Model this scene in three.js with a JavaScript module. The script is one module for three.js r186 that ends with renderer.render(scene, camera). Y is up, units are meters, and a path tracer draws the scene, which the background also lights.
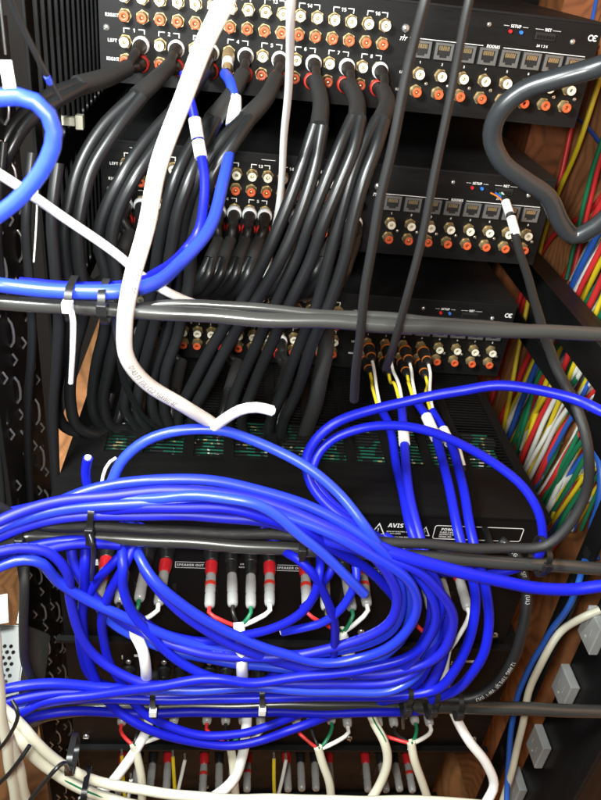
import * as THREE from 'three';
import { mergeGeometries } from 'three/addons/utils/BufferGeometryUtils.js';
import { RoundedBoxGeometry } from 'three/addons/geometries/RoundedBoxGeometry.js';

// ---------------------------------------------------------------- camera, light, exposure
const scene = new THREE.Scene();
scene.background = new THREE.Color(0, 0, 0);
const YO = 1.2;                                        // height of the uppermost controller's top edge above the cabinet floor
const camera = new THREE.PerspectiveCamera(57.15, 769 / 1024, 0.02, 30);
camera.position.set(-0.09725, 0.03626 + YO, 0.69387);
camera.rotation.set(-0.55992, -0.12833, 0.12432, 'YXZ');
camera.focus = 0.6; camera.userData.fStop = 17;
camera.updateMatrixWorld(true);
const renderer = new THREE.WebGLRenderer({ antialias: true });
renderer.toneMapping = THREE.LinearToneMapping;
renderer.toneMappingExposure = 0.9;
renderer.shadowMap.enabled = true;
const flash = new THREE.PointLight(new THREE.Color(1.0, 0.985, 0.95), 1.5);   // the hand-held flash that lit the photograph
flash.position.set(-0.122, 0.052 + YO, 0.69);
flash.castShadow = true; flash.shadow.radius = 1;
scene.add(flash);
const workLamp = new THREE.PointLight(new THREE.Color(0.95, 1.0, 0.99), 4.3);    // work lamp hanging at the upper left, outside the frame
workLamp.position.set(-0.36, 0.22 + YO, 0.52);
workLamp.castShadow = true; workLamp.shadow.radius = 4;
scene.add(workLamp);
const roomLight = new THREE.PointLight(new THREE.Color(1.0, 0.9, 0.78), 0.5);   // weak ceiling lamp of the room behind
roomLight.position.set(0.25, 1.1 + YO, 1.7);
roomLight.castShadow = true; roomLight.shadow.radius = 8;
scene.add(roomLight);

// ---------------------------------------------------------------- helpers
let seed = 12345;
const rnd = () => { seed = (seed + 0x6d2b79f5) | 0; let t = Math.imul(seed ^ (seed >>> 15), 1 | seed); t = (t + Math.imul(t ^ (t >>> 7), 61 | t)) ^ t; return ((t ^ (t >>> 14)) >>> 0) / 4294967296; };
const rr = (a, b) => a + (b - a) * rnd();
const C = camera.position.clone(), F = 734.15;
const fwd = new THREE.Vector3(0, 0, -1).applyEuler(camera.rotation);
const ray = (x, y) => new THREE.Vector3((x - 300.5) / F, -(y - 400) / F, -1).applyEuler(camera.rotation);
const V = (x, y, z) => new THREE.Vector3(x, y + YO, z);
// a surveyed point: the sight line (x, y) of the reference survey met with the upright plane z, x or the level plane y
const atZ = (x, y, z) => { const d = ray(x, y); return C.clone().addScaledVector(d, (z - C.z) / d.z); };
const atX = (x, y, X) => { const d = ray(x, y); return C.clone().addScaledVector(d, (X - C.x) / d.x); };
const atY = (x, y, Y) => { const d = ray(x, y); return C.clone().addScaledVector(d, (Y + YO - C.y) / d.y); };
const sizeAt = (p, px) => px * p.clone().sub(C).dot(fwd) / F;

const names = {};
const numbered = (n) => { const k = names[n] = (names[n] ?? -1) + 1; return k ? `${n}_${String(k).padStart(3, '0')}` : n; };
function tag(o, label, category, group, kind) {
  if (label) o.userData.label = label;
  if (category) o.userData.category = category;
  if (group) o.userData.group = group;
  if (kind) o.userData.kind = kind;
  return o;
}
function thing(name, label, category, pos, group) {
  const g = new THREE.Group(); g.name = numbered(name);
  if (pos) g.position.copy(pos);
  scene.add(g); return tag(g, label, category, group);
}
function mesh(name, geo, mat, parent) {
  const m = new THREE.Mesh(Array.isArray(geo) ? (geo.length > 1 ? mergeGeometries(geo.map((g) => g.index ? g.toNonIndexed() : g)) : geo[0]) : geo, mat);
  m.castShadow = m.receiveShadow = true;
  m.name = parent ? name : numbered(name); (parent ?? scene).add(m); return m;
}
const T = (g, x, y, z) => g.translate(x, y, z);
const box = (x0, x1, y0, y1, z0, z1, r = 0) => T(r ? new RoundedBoxGeometry(x1 - x0, y1 - y0, z1 - z0, 2, r) : new THREE.BoxGeometry(x1 - x0, y1 - y0, z1 - z0), (x0 + x1) / 2, (y0 + y1) / 2, (z0 + z1) / 2);
const cylZ = (r0, r1, z0, z1, n = 16) => T(new THREE.CylinderGeometry(r1, r0, z1 - z0, n).rotateX(Math.PI / 2), 0, 0, (z0 + z1) / 2);
// lathe turned about +z: profile of [radius, z]
const latheZ = (pts, n = 18) => new THREE.LatheGeometry(pts.map(([r, z]) => new THREE.Vector2(Math.max(r, 1e-5), z)), n).rotateX(Math.PI / 2);

// capped tube along points with a radius that may taper; uv in metres along, 0..1 around
function tubeGeo(points, r0, r1 = r0, n = 10, twist = 0, step = 0.006, rip = 0) {
  const curve = new THREE.CatmullRomCurve3(points, false, 'centripetal');
  const L = curve.getLength(), N = Math.max(2, Math.min(220, Math.ceil(L / step)));
  const fr = curve.computeFrenetFrames(N, false), pos = [], nor = [], uv = [], idx = [];
  const P = new THREE.Vector3(), D = new THREE.Vector3(), wob = Math.min(0.0006, r0 * 0.16), w1 = rr(28, 55), w2 = rr(70, 120), q1 = rr(0, 6), q2 = rr(0, 6);
  for (let i = 0; i <= N; i++) {
    curve.getPointAt(i / N, P); const sL = i / N * L, env = L > 0.08 ? Math.sin(Math.PI * i / N) : 0;
    P.addScaledVector(fr.normals[i], env * wob * Math.sin(sL * w1 + q1)).addScaledVector(fr.binormals[i], env * wob * Math.sin(sL * w2 + q2));
    let r = r0 + (r1 - r0) * i / N; if (rip) r *= 1 + rip * (i % 2);
    for (let j = 0; j <= n; j++) {
      const a = j / n * Math.PI * 2;
      D.copy(fr.normals[i]).multiplyScalar(Math.cos(a)).addScaledVector(fr.binormals[i], Math.sin(a));
      pos.push(P.x + D.x * r, P.y + D.y * r, P.z + D.z * r); nor.push(D.x, D.y, D.z); uv.push(i / N * L, j / n + twist);
    }
  }
  for (let i = 0; i < N; i++) for (let j = 0; j < n; j++) { const a = i * (n + 1) + j, b = a + n + 1; idx.push(a, b, a + 1, b, b + 1, a + 1); }
  for (const e of [0, N]) {
    curve.getPointAt(e / N, P); D.copy(fr.tangents[e]).multiplyScalar(e ? 1 : -1);
    const c = pos.length / 3; pos.push(P.x, P.y, P.z); nor.push(D.x, D.y, D.z); uv.push(e / N * L, 0.5);
    for (let j = 0; j <= n; j++) { const k = (e * (n + 1) + j) * 3; pos.push(pos[k], pos[k + 1], pos[k + 2]); nor.push(D.x, D.y, D.z); uv.push(e / N * L, 0.5); }
    for (let j = 0; j < n; j++) e ? idx.push(c, c + 2 + j, c + 1 + j) : idx.push(c, c + 1 + j, c + 2 + j);
  }
  const g = new THREE.BufferGeometry();
  g.setAttribute('position', new THREE.Float32BufferAttribute(pos, 3)); g.setAttribute('normal', new THREE.Float32BufferAttribute(nor, 3)); g.setAttribute('uv', new THREE.Float32BufferAttribute(uv, 2));
  // fix winding outward
  const ix = []; for (let k = 0; k < idx.length; k += 3) {
    const [a, b, c] = idx.slice(k, k + 3), A = new THREE.Vector3().fromArray(pos, a * 3), B = new THREE.Vector3().fromArray(pos, b * 3).sub(A), Cc = new THREE.Vector3().fromArray(pos, c * 3).sub(A);
    B.cross(Cc).dot(new THREE.Vector3().fromArray(nor, c * 3)) >= 0 ? ix.push(a, b, c) : ix.push(a, c, b);
  }
  g.setIndex(ix); return g;
}
// survey list [x, y, z] with an optional common z shift
const pts = (list, dz = 0, dx = 0, dy = 0) => list.map(([x, y, z]) => atZ(x + dx, y + dy, z + dz));
const radius = (P, w) => P.reduce((s, p) => s + sizeAt(p, w), 0) / P.length / 2;

// ---------------------------------------------------------------- materials
const col = (r, g, b) => new THREE.Color().setRGB(r, g, b);
const std = (c, rough = 0.5, metal = 0, extra = {}) => new THREE.MeshStandardMaterial({ color: col(...c), roughness: rough, metalness: metal, ...extra });
function canvas(w, h, draw) { const c = document.createElement('canvas'); c.width = w; c.height = h; draw(c.getContext('2d'), w, h); const t = new THREE.CanvasTexture(c); t.colorSpace = THREE.SRGBColorSpace; t.anisotropy = 8; return t; }
function noiseTex(n, f, lin = true) {
  const d = new Uint8Array(n * n * 4), g = [];
  for (const s of [8, 32, 128]) { const a = new Float32Array(s * s); for (let i = 0; i < a.length; i++) a[i] = rnd(); g.push([s, a]); }
  for (let y = 0; y < n; y++) for (let x = 0; x < n; x++) {
    const oct = g.map(([s, a]) => { const u = x / n * s, v = y / n * s, i = Math.floor(u), j = Math.floor(v), p = u - i, q = v - j, at = (ii, jj) => a[(jj % s) * s + ii % s]; return (at(i, j) * (1 - p) + at(i + 1, j) * p) * (1 - q) + (at(i, j + 1) * (1 - p) + at(i + 1, j + 1) * p) * q; });
    const c = f(oct, rnd(), x / n, y / n); d.set([...c.map((v) => Math.max(0, Math.min(255, Math.round(v)))), 255], (y * n + x) * 4);
  }
  const t = new THREE.DataTexture(d, n, n); t.wrapS = t.wrapT = THREE.RepeatWrapping; t.magFilter = THREE.LinearFilter; t.minFilter = THREE.LinearMipmapLinearFilter; t.generateMipmaps = true;
  if (!lin) t.colorSpace = THREE.SRGBColorSpace; t.needsUpdate = true; return t;
}
const scuff = noiseTex(256, (o, r) => { const v = 105 + 70 * o[0] + 50 * o[1] + 40 * o[2] + 20 * r; return [v, v, v]; });
const grit = noiseTex(256, (o, r) => { const v = 80 + 60 * o[2] + 110 * r; return [v, v, v]; });
const gritBig = grit.clone(); gritBig.repeat.set(6, 6); gritBig.needsUpdate = true;
const wood = noiseTex(512, (o, r, x, y) => { const g = Math.sin((x * 11 + o[0] * 6 + o[1] * 0.9) * 6.283) * 0.5 + 0.5, fine = Math.pow(Math.abs(Math.sin((x * 37 + o[0] * 9 + o[1] * 0.5) * 3.14)), 6), k = 0.8 + 0.08 * g - 0.16 * fine + 0.1 * o[1] + 0.07 * o[2] - 0.05 * r; return [232 * k, 162 * k * (0.95 + 0.08 * o[0]), 104 * k]; }, false);
wood.repeat.set(1.1, 1.1);
const printTex = (bg, fg, text, size = 34, pad = 0) => { const t = canvas(1024, 256, (c, w, h) => { c.fillStyle = bg; c.fillRect(0, 0, w, h); c.fillStyle = fg; c.font = `${size}px sans-serif`; c.translate(0, h); c.scale(1, -1); c.fillText(text, 20, h * 0.3, w - 40); }); t.wrapS = t.wrapT = THREE.RepeatWrapping; t.repeat.set(1 / 0.11, 1); return t; };
const jacket = (c, rough, spec) => new THREE.MeshPhysicalMaterial({ color: col(...c), roughness: rough, specularIntensity: spec, roughnessMap: scuff, bumpMap: scuff, bumpScale: 0.00015 });
const black = (c, rough, extra = {}) => new THREE.MeshPhysicalMaterial({ color: col(...c), roughness: rough, specularIntensity: 0.4, roughnessMap: scuff, ...extra });
const M = {
  blue: jacket([0.008, 0.013, 0.48], 0.52, 0.6), blueB: jacket([0.007, 0.01, 0.42], 0.58, 0.5), blueC: jacket([0.01, 0.018, 0.53], 0.5, 0.65),
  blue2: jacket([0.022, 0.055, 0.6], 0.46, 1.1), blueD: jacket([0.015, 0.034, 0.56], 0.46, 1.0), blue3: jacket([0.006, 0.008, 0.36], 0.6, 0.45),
  bluePrint: new THREE.MeshStandardMaterial({ map: printTex('#171db6', '#7d88dc', 'E302156 (UL) CMR 24AWG 4PR  VERIFIED CAT 5E    0412 FT', 22), roughness: 0.5 }),
  core: std([0.75, 0.78, 0.8], 0.6),
  white: std([0.82, 0.82, 0.79], 0.5, 0, { roughnessMap: scuff }),
  whitePrint: new THREE.MeshStandardMaterial({ map: printTex('#eceae2', '#4a4a4e', '0143 FT  (UL) CL2 16AWG 4C', 40), roughness: 0.5 }),
  cream: std([0.66, 0.64, 0.5], 0.5, 0, { roughnessMap: scuff }),
  greyWhite: std([0.6, 0.6, 0.57], 0.5),
  blackCable: std([0.0095, 0.01, 0.0105], 0.47, 0, { roughnessMap: scuff }),
  rodCable: std([0.008, 0.008, 0.0078], 0.5),
  sleeve: std([0.014, 0.014, 0.0136], 0.55, 0, { bumpMap: grit, bumpScale: 0.0003 }),
  flex: std([0.022, 0.025, 0.027], 0.4, 0, { roughnessMap: scuff }),
  blackPrint: new THREE.MeshStandardMaterial({ map: printTex('#19191b', '#b9b9b4', '12 AWG  TYPE SJT  VW-1  (UL)', 40), roughness: 0.5 }),
  rod: std([0.075, 0.075, 0.07], 0.34, 0.55, { roughnessMap: scuff }),
  steel: black([0.007, 0.007, 0.007], 0.5),
  chassis: black([0.008, 0.008, 0.0083], 0.65, { bumpMap: gritBig, bumpScale: 0.00008 }),
  ampBlack: black([0.0045, 0.0045, 0.0045], 0.6),
  glint: std([0.42, 0.42, 0.41], 0.28, 0.75),
  gold: std([0.62, 0.48, 0.25], 0.34, 0.75),
  ivory: std([0.78, 0.73, 0.58], 0.4), redInsert: std([0.6, 0.1, 0.03], 0.4),
  dark: std([0.006, 0.006, 0.006], 0.6),
  portMetal: std([0.17, 0.17, 0.165], 0.4, 0.5),
  ring: std([0.75, 0.76, 0.76], 0.45), redRing: std([0.55, 0.03, 0.02], 0.45),
  boot: std([0.008, 0.008, 0.008], 0.5),
  plugRed: std([0.5, 0.015, 0.02], 0.3), plugBlack: std([0.012, 0.012, 0.012], 0.35),
  plugClear: new THREE.MeshPhysicalMaterial({ color: col(0.62, 0.62, 0.6), roughness: 0.2, transmission: 0.5, thickness: 0, clearcoat: 0.8 }),
  nickel: std([0.6, 0.6, 0.58], 0.25, 0.85),
  wRed: std([0.62, 0.03, 0.03], 0.42), wGreen: std([0.01, 0.16, 0.07], 0.42), wYellow: std([0.72, 0.55, 0.02], 0.42), wBlue: std([0.02, 0.1, 0.45], 0.42), wWhite: std([0.72, 0.72, 0.66], 0.45), wGrey: std([0.42, 0.41, 0.38], 0.45), wBlack: std([0.012, 0.012, 0.012], 0.4),
  orange: std([0.55, 0.16, 0.02], 0.45, 0.1),
  wood: new THREE.MeshStandardMaterial({ map: wood, roughness: 0.55, bumpMap: wood, bumpScale: 0.0004 }),
  woodDark: new THREE.MeshStandardMaterial({ map: wood, color: col(0.42, 0.33, 0.3), roughness: 0.5 }),
  tie: std([0.01, 0.01, 0.01], 0.35), tieWhite: std([0.7, 0.7, 0.68], 0.35),
  pcb: std([0.014, 0.13, 0.08], 0.5), chip: std([0.02, 0.02, 0.02], 0.4), tan: std([0.5, 0.42, 0.2], 0.4),
  outlet: std([0.42, 0.44, 0.43], 0.5), ledRed: std([0.5, 0.02, 0.02], 0.3), ledBlue: std([0.03, 0.16, 0.55], 0.3), ledGreen: std([0.02, 0.4, 0.12], 0.3),
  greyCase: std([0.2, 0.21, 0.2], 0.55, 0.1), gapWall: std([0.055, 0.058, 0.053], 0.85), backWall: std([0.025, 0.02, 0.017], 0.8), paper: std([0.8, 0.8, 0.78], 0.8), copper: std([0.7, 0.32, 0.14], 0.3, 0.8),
};
M.bluePrint.map.offset.set(0, 0);

// ---------------------------------------------------------------- the cabinet
{
  const w = (name, g, m = M.wood) => tag(mesh(name, g, m), null, null, null, 'structure');
  const uvScale = (g, s) => { const p = g.attributes.position, n = g.attributes.normal, u = g.attributes.uv; for (let i = 0; i < p.count; i++) { const ax = Math.abs(n.getX(i)), ay = Math.abs(n.getY(i)); if (ax > 0.5) u.setXY(i, p.getZ(i) / s, p.getY(i) / s); else if (ay > 0.5) u.setXY(i, p.getX(i) / s, p.getZ(i) / s); else u.setXY(i, p.getX(i) / s, p.getY(i) / s); } return g; };
  w('wall_right', uvScale(box(0.37, 0.388, 0, 1.9, -0.52, 0.5), 1));
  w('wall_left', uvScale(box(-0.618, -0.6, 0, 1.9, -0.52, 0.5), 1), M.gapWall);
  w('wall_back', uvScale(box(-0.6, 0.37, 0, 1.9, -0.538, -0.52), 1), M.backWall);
  w('floor', uvScale(box(-0.618, 0.388, -0.02, -0.002, -0.538, 1.2), 1));
  const stud = tag(mesh('wooden_stud', uvScale(box(0.315, 0.368, 0.002, 1.9, -0.45, -0.36), 1), M.woodDark), 'dark brown wooden upright on the cabinet side behind the coloured wires', 'stud');
  const sh = atY(60, 476, -0.5);
  tag(mesh('plywood_shelf', uvScale(box(-0.292, -0.232, -0.518 + YO, -0.5 + YO, -0.518, sh.z), 1), M.wood), 'orange plywood shelf seen in the gap left of the amplifier', 'shelf');
}

// ---------------------------------------------------------------- zone controllers
const PW = 0.43, PH = 0.0871, U0 = 0.024, DU = 0.0145, R0 = 0.0602, DR = 0.0198;
const panelTex = canvas(2048, 416, (c, w, h) => {
  const X = (u) => (u + PW / 2) / PW * w, Y = (v) => -v / PH * h, S = w / PW;
  c.fillStyle = '#121212'; c.fillRect(0, 0, w, h);
  c.fillStyle = c.strokeStyle = '#e6e6e2'; c.lineWidth = 3; c.textAlign = 'center'; c.textBaseline = 'middle';
  const txt = (s, u, v, mm) => { c.font = `bold ${mm / 1000 * S}px sans-serif`; c.fillText(s, X(u), Y(v)); };
  for (const [v, base] of [[-0.0105, 8], [-0.0443, 0]]) for (let p = 0; p < 8; p++) {
    const u = U0 + DU * (-14.5 + 2 * p), num = base + p + 1; txt(String(num), u, v, 4.2);
    c.lineWidth = 4; for (const s of [-1, 1]) { c.beginPath(); c.moveTo(X(u + s * 0.0035), Y(v + 0.001)); c.lineTo(X(u + s * 0.0085), Y(v + 0.001)); c.lineTo(X(u + s * 0.0085), Y(v - 0.0025)); c.stroke(); }
  }
  for (const [s, v] of [['LEFT', -0.02], ['RIGHT', -0.0343], ['LEFT', -0.0539], ['RIGHT', -0.0684]]) txt(s, -0.2045, v, 3.6);
  txt('SOURCES', -0.2, -0.077, 3.6);
  for (const u of [-0.19, -0.07]) for (let k = 0; k < 3; k++) { c.fillRect(X(u + k * 0.0001), Y(-0.004), 0.013 * S, 2); }
  txt('LEFT', 0.0465, -0.0546, 3); txt('RIGHT', 0.0465, -0.0692, 3);
  c.lineWidth = 3; c.beginPath(); c.moveTo(X(0.0475), Y(-0.0262)); c.lineTo(X(0.113), Y(-0.0262)); c.moveTo(X(0.131), Y(-0.0262)); c.lineTo(X(0.206), Y(-0.0262)); c.stroke();
  txt('ROOMS', 0.122, -0.0262, 3.4);
  for (let k = 0; k < 8; k++) txt(String(k + 1), R0 + DR * k, -0.0452, 2.8);
  txt('SETUP', 0.138, -0.0085, 3.2); txt('NET', 0.167, -0.0085, 3.2);
  c.lineWidth = 2; for (const [a, b] of [[0.127, 0.132], [0.144, 0.149], [0.1555, 0.163], [0.171, 0.1785]]) { c.beginPath(); c.moveTo(X(a), Y(-0.0085)); c.lineTo(X(b), Y(-0.0085)); c.stroke(); }
  txt('24 1 2 6', 0.165, -0.0215, 2.9);
  c.lineWidth = 5; for (const u of [0.2065, 0.2105]) { c.beginPath(); c.arc(X(u), Y(-0.0108), 0.0021 * S, 0.8, Math.PI * 2 - 0.8); c.stroke(); } c.beginPath(); c.moveTo(X(0.2085), Y(-0.0108)); c.lineTo(X(0.211), Y(-0.0108)); c.stroke();
  c.lineWidth = 3; for (let k = 0; k < 3; k++) { c.beginPath(); c.moveTo(X(0.0405 + k * 0.002), Y(-0.0265)); c.lineTo(X(0.0392 + k * 0.002), Y(-0.0292)); c.stroke(); } c.beginPath(); c.moveTo(X(0.0392), Y(-0.0265)); c.lineTo(X(0.0455), Y(-0.0265)); c.moveTo(X(0.0425), Y(-0.0265)); c.lineTo(X(0.0425), Y(-0.0245)); c.stroke();
});
M.panel = black([1, 1, 1], 0.62, { map: panelTex });
const jackGeo = mergeGeometries([cylZ(0.0058, 0.0056, 0, 0.0014, 6).toNonIndexed(), latheZ([[0.0047, 0], [0.0047, 0.0028], [0.0042, 0.003], [0.0042, 0.0088], [0.0039, 0.0092], [0.0035, 0.0092], [0.0035, 0.003], [0, 0.003]]).toNonIndexed()]);
const insertGeo = latheZ([[0.0041, 0.0085], [0.0041, 0.0094], [0.0038, 0.0098], [0.002, 0.0098], [0.0014, 0.0092], [0.0014, 0.005]]);
const portFrameGeo = (() => { const s = new THREE.Shape([[-0.0078, -0.0065], [0.0078, -0.0065], [0.0078, 0.0065], [-0.0078, 0.0065]].map((p) => new THREE.Vector2(...p))); s.holes.push(new THREE.Path([[-0.006, -0.0035], [-0.006, 0.005], [0.006, 0.005], [0.006, -0.0035], [0.0035, -0.0035], [0.0035, -0.0052], [-0.0035, -0.0052], [-0.0035, -0.0035]].map((p) => new THREE.Vector2(...p)))); return new THREE.ExtrudeGeometry(s, { depth: 0.0022, bevelEnabled: true, bevelSize: 0.0003, bevelThickness: 0.0003, bevelSegments: 1 }); })();
const contactGeo = mergeGeometries(Array.from({ length: 8 }, (_, i) => box(-0.0042 + i * 0.0012 - 0.0003, -0.0042 + i * 0.0012 + 0.0003, 0.0008, 0.0048, 0.0009, 0.0013)));
const cavityGeo = box(-0.0062, 0.0062, -0.0054, 0.0052, 0.0004, 0.0008);
const screwGeo = mergeGeometries([latheZ([[0.0034, 0], [0.0034, 0.001], [0.0022, 0.0022], [0, 0.0025]], 12).toNonIndexed(), box(-0.0028, 0.0028, -0.0004, 0.0004, 0.002, 0.0027).toNonIndexed()]);
const DEV = [[0, 0, 0], [-0.0018, -0.136, 0], [-0.0038, -0.2703, -0.0024]];
const W2 = -0.0539, RD2 = -0.0684;
{
  const lab = ['black multi-room audio controller at the top of the rack, beside the grey bent cable', 'black multi-room audio controller between two others, white-marked cable in a network port', 'black multi-room audio controller directly above the amplifier with orange plugs attached'];
  const build = (i) => {
    const t = thing('audio_controller', lab[i], 'controller', V(...DEV[i]), 'stacked multi-room controllers');
    mesh('chassis', [box(-PW / 2, PW / 2, -PH, -0.0012, -0.32, -0.0015)], M.chassis, t);
    mesh('top_cover', [box(-PW / 2 - 0.0008, PW / 2 + 0.0008, -0.0012, 0.0006, -0.32, 0.0008)], M.chassis, t);
    mesh('rear_panel', [box(-PW / 2, PW / 2, -PH, -0.0014, -0.0014, 0)], M.panel, t);
    for (let k = -15; k <= 0; k++) for (const [v, m] of [[-0.02, 0], [-0.0343, 1], [W2, 0], [RD2, 1]]) { const j = mesh('rca_jack', jackGeo, M.gold, t); j.position.set(U0 + DU * k, v, 0); j.rotation.z = rnd(); mesh('insert', insertGeo, m ? M.redInsert : M.ivory, j); }
    for (let k = 0; k < 8; k++) {
      for (const [v, m] of [[-0.0546, 0], [-0.0692, 1]]) { const j = mesh('rca_jack', jackGeo, M.gold, t); j.position.set(R0 + DR * k, v, 0); j.rotation.z = rnd(); mesh('insert', insertGeo, m ? M.redInsert : M.ivory, j); }
      const p = mesh('network_port', portFrameGeo, M.portMetal, t); p.position.set(R0 - 0.001 + DR * k, -0.0352, 0.0002); mesh('cavity', cavityGeo, M.dark, p); mesh('contact', contactGeo, M.gold, p);
      const s = mesh('screw', screwGeo, M.nickel, t); s.position.set(R0 + DR * k + 0.0085, -0.0625, 0); s.scale.setScalar(0.5);
    }
    for (const [u, v, s] of [[0.0425, -0.0205, 1], [0.114, -0.0105, 0.6], [0.191, -0.0165, 0.7], [-0.209, -0.045, 0.8]]) { const q = mesh('screw', screwGeo, M.nickel, t); q.position.set(u, v, 0); q.scale.setScalar(s); q.rotation.z = 0.6; }
    const a = mesh('indicator_button', cylZ(0.0016, 0.0015, 0, 0.0022, 12), M.ledRed, t); a.position.set(0.1335, -0.0138, 0);
    const b = mesh('indicator_button', cylZ(0.0016, 0.0015, 0, 0.0022, 12), M.ledBlue, t); b.position.set(0.1432, -0.0138, 0);
    const d = mesh('switch_block', box(-0.009, 0.009, -0.003, 0.003, 0, 0.0014, 0.0004), M.dark, t); d.position.set(0.1655, -0.0148, 0);
    for (let k = 0; k < 6; k++) { const l = mesh('lever', box(-0.0007, 0.0007, -0.0018, 0.0008, 0, 0.0022), M.steel, d); l.position.x = -0.0068 + k * 0.0027; }
    return t;
  };
  for (let i = 0; i < 3; i++) build(i);
}

// ---------------------------------------------------------------- amplifiers
const AZ = 0.235;
const AMPS = [{ x0: -0.226, x1: 0.188, y1: -0.36, y0: -0.523, z0: -0.06, z1: AZ }, { x0: -0.226, x1: 0.207, y1: -0.527, y0: -0.69, z0: -0.06, z1: AZ }, { x0: -0.236, x1: 0.196, y1: -0.705, y0: -0.86, z0: -0.06, z1: 0.19 }];
const GX = [[-0.183, -0.097, -0.018, 0.066], [120, 207, 297, 381].map((x) => atZ(x, 717, 0.292).x), [118, 203, 289, 372].map((x) => atZ(x, 786, 0.245).x)];
const gx = (i, g, p) => GX[i][g] + [0, 0.0165, 0.033, 0.049][p];
const SOCK = [-0.412, -0.568, -0.758];
const ampTex = canvas(2048, 776, (c, w, h) => {
  const A = AMPS[0], S = w / (A.x1 - A.x0), X = (x) => (x - A.x0 - 0.009) * S, Y = (y) => (A.y1 - y - (y > -0.4 ? 0.0085 : 0)) * S;
  c.fillStyle = '#0d0d0d'; c.fillRect(0, 0, w, h); c.fillStyle = c.strokeStyle = '#dededa'; c.textAlign = 'left'; c.textBaseline = 'middle';
  const txt = (s, x, y, mm) => { c.font = `bold ${mm / 1000 * S}px sans-serif`; c.fillText(s, X(x), Y(y)); };
  const tri = (x, y, s) => { c.lineWidth = 5; c.beginPath(); c.moveTo(X(x), Y(y - s / 2)); c.lineTo(X(x + s), Y(y - s / 2)); c.lineTo(X(x + s / 2), Y(y + s / 2)); c.closePath(); c.stroke(); txt('!', x + s * 0.42, y - s * 0.12, 5); };
  tri(0.045, -0.3845, 0.011); txt('AVIS', 0.058, -0.3805, 6.2); txt('RISK OF ELECTRIC SHOCK', 0.0578, -0.3868, 1.9); txt('DO NOT OPEN', 0.0578, -0.389, 1.9); txt('WARNING: TO REDUCE THE RISK', 0.045, -0.393, 2.2); tri(0.0865, -0.3855, 0.009);
  c.lineWidth = 4; c.beginPath(); c.roundRect(X(0.099), Y(-0.3785), 0.078 * S, 0.0145 * S, 10); c.stroke();
  txt('POWER', 0.1045, -0.3825, 4); for (const [i, s] of ['CLASS 2 WIRING', 'OUTPUT 8 OHMS MIN', 'SERIAL NO.'].entries()) txt(s, 0.104, -0.3858 - i * 0.0024, 2.2);
  txt('OUT', 0.0955, -0.3985, 2.8);
  for (let g = 0; g < 4; g++) { const x = gx(0, g, 0) + 0.009; if (!g) c.fillRect(X(x - 0.017), Y(-0.4205), 0.008 * S, 0.007 * S); c.lineWidth = 3; c.strokeRect(X(x + 0.0555), Y(-0.4205), 0.0275 * S, 0.0065 * S); txt('SPEAKER OUT', x + 0.0565, -0.4238, 3.6); txt(`CH${g + 1}`, x + 0.0245, -0.421, 2.6); txt('BRIDGE', x + 0.0235, -0.4245, 2.2); }
  for (let g = 0; g < 8; g++) txt('+  -', -0.15 + g * 0.042, -0.402, 2);
});
M.ampPanel = black([1, 1, 1], 0.6, { map: ampTex });
const ampTex2 = canvas(2048, 776, (c, w, h) => {
  c.fillStyle = '#0c0c0c'; c.fillRect(0, 0, w, h); c.fillStyle = '#d8d8d4'; const S = w / 0.433; c.font = `bold ${0.0075 * S}px sans-serif`;
  for (let g = 0; g < 7; g++) { const x = (0.05 + g * 0.053) * S; c.fillText('!', x, 0.024 * S); c.fillRect(x + 0.012 * S, 0.017 * S, 0.014 * S, 0.0035 * S); }
  c.font = `bold ${0.003 * S}px sans-serif`; for (let g = 0; g < 16; g++) c.fillText('+ -', (0.06 + g * 0.0205) * S, 0.049 * S);
  for (let g = 0; g < 4; g++) c.fillRect((0.137 + g * 0.0775) * S, 0.0575 * S, 0.013 * S, 0.006 * S);
});
M.ampPanel2 = black([1, 1, 1], 0.6, { map: ampTex2 });
const socketGeo = mergeGeometries([latheZ([[0.0072, 0], [0.0072, 0.002], [0.0058, 0.003], [0.0058, 0.011], [0.0048, 0.012], [0.0032, 0.012], [0.0032, 0.006], [0, 0.006]]).toNonIndexed()]);
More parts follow.
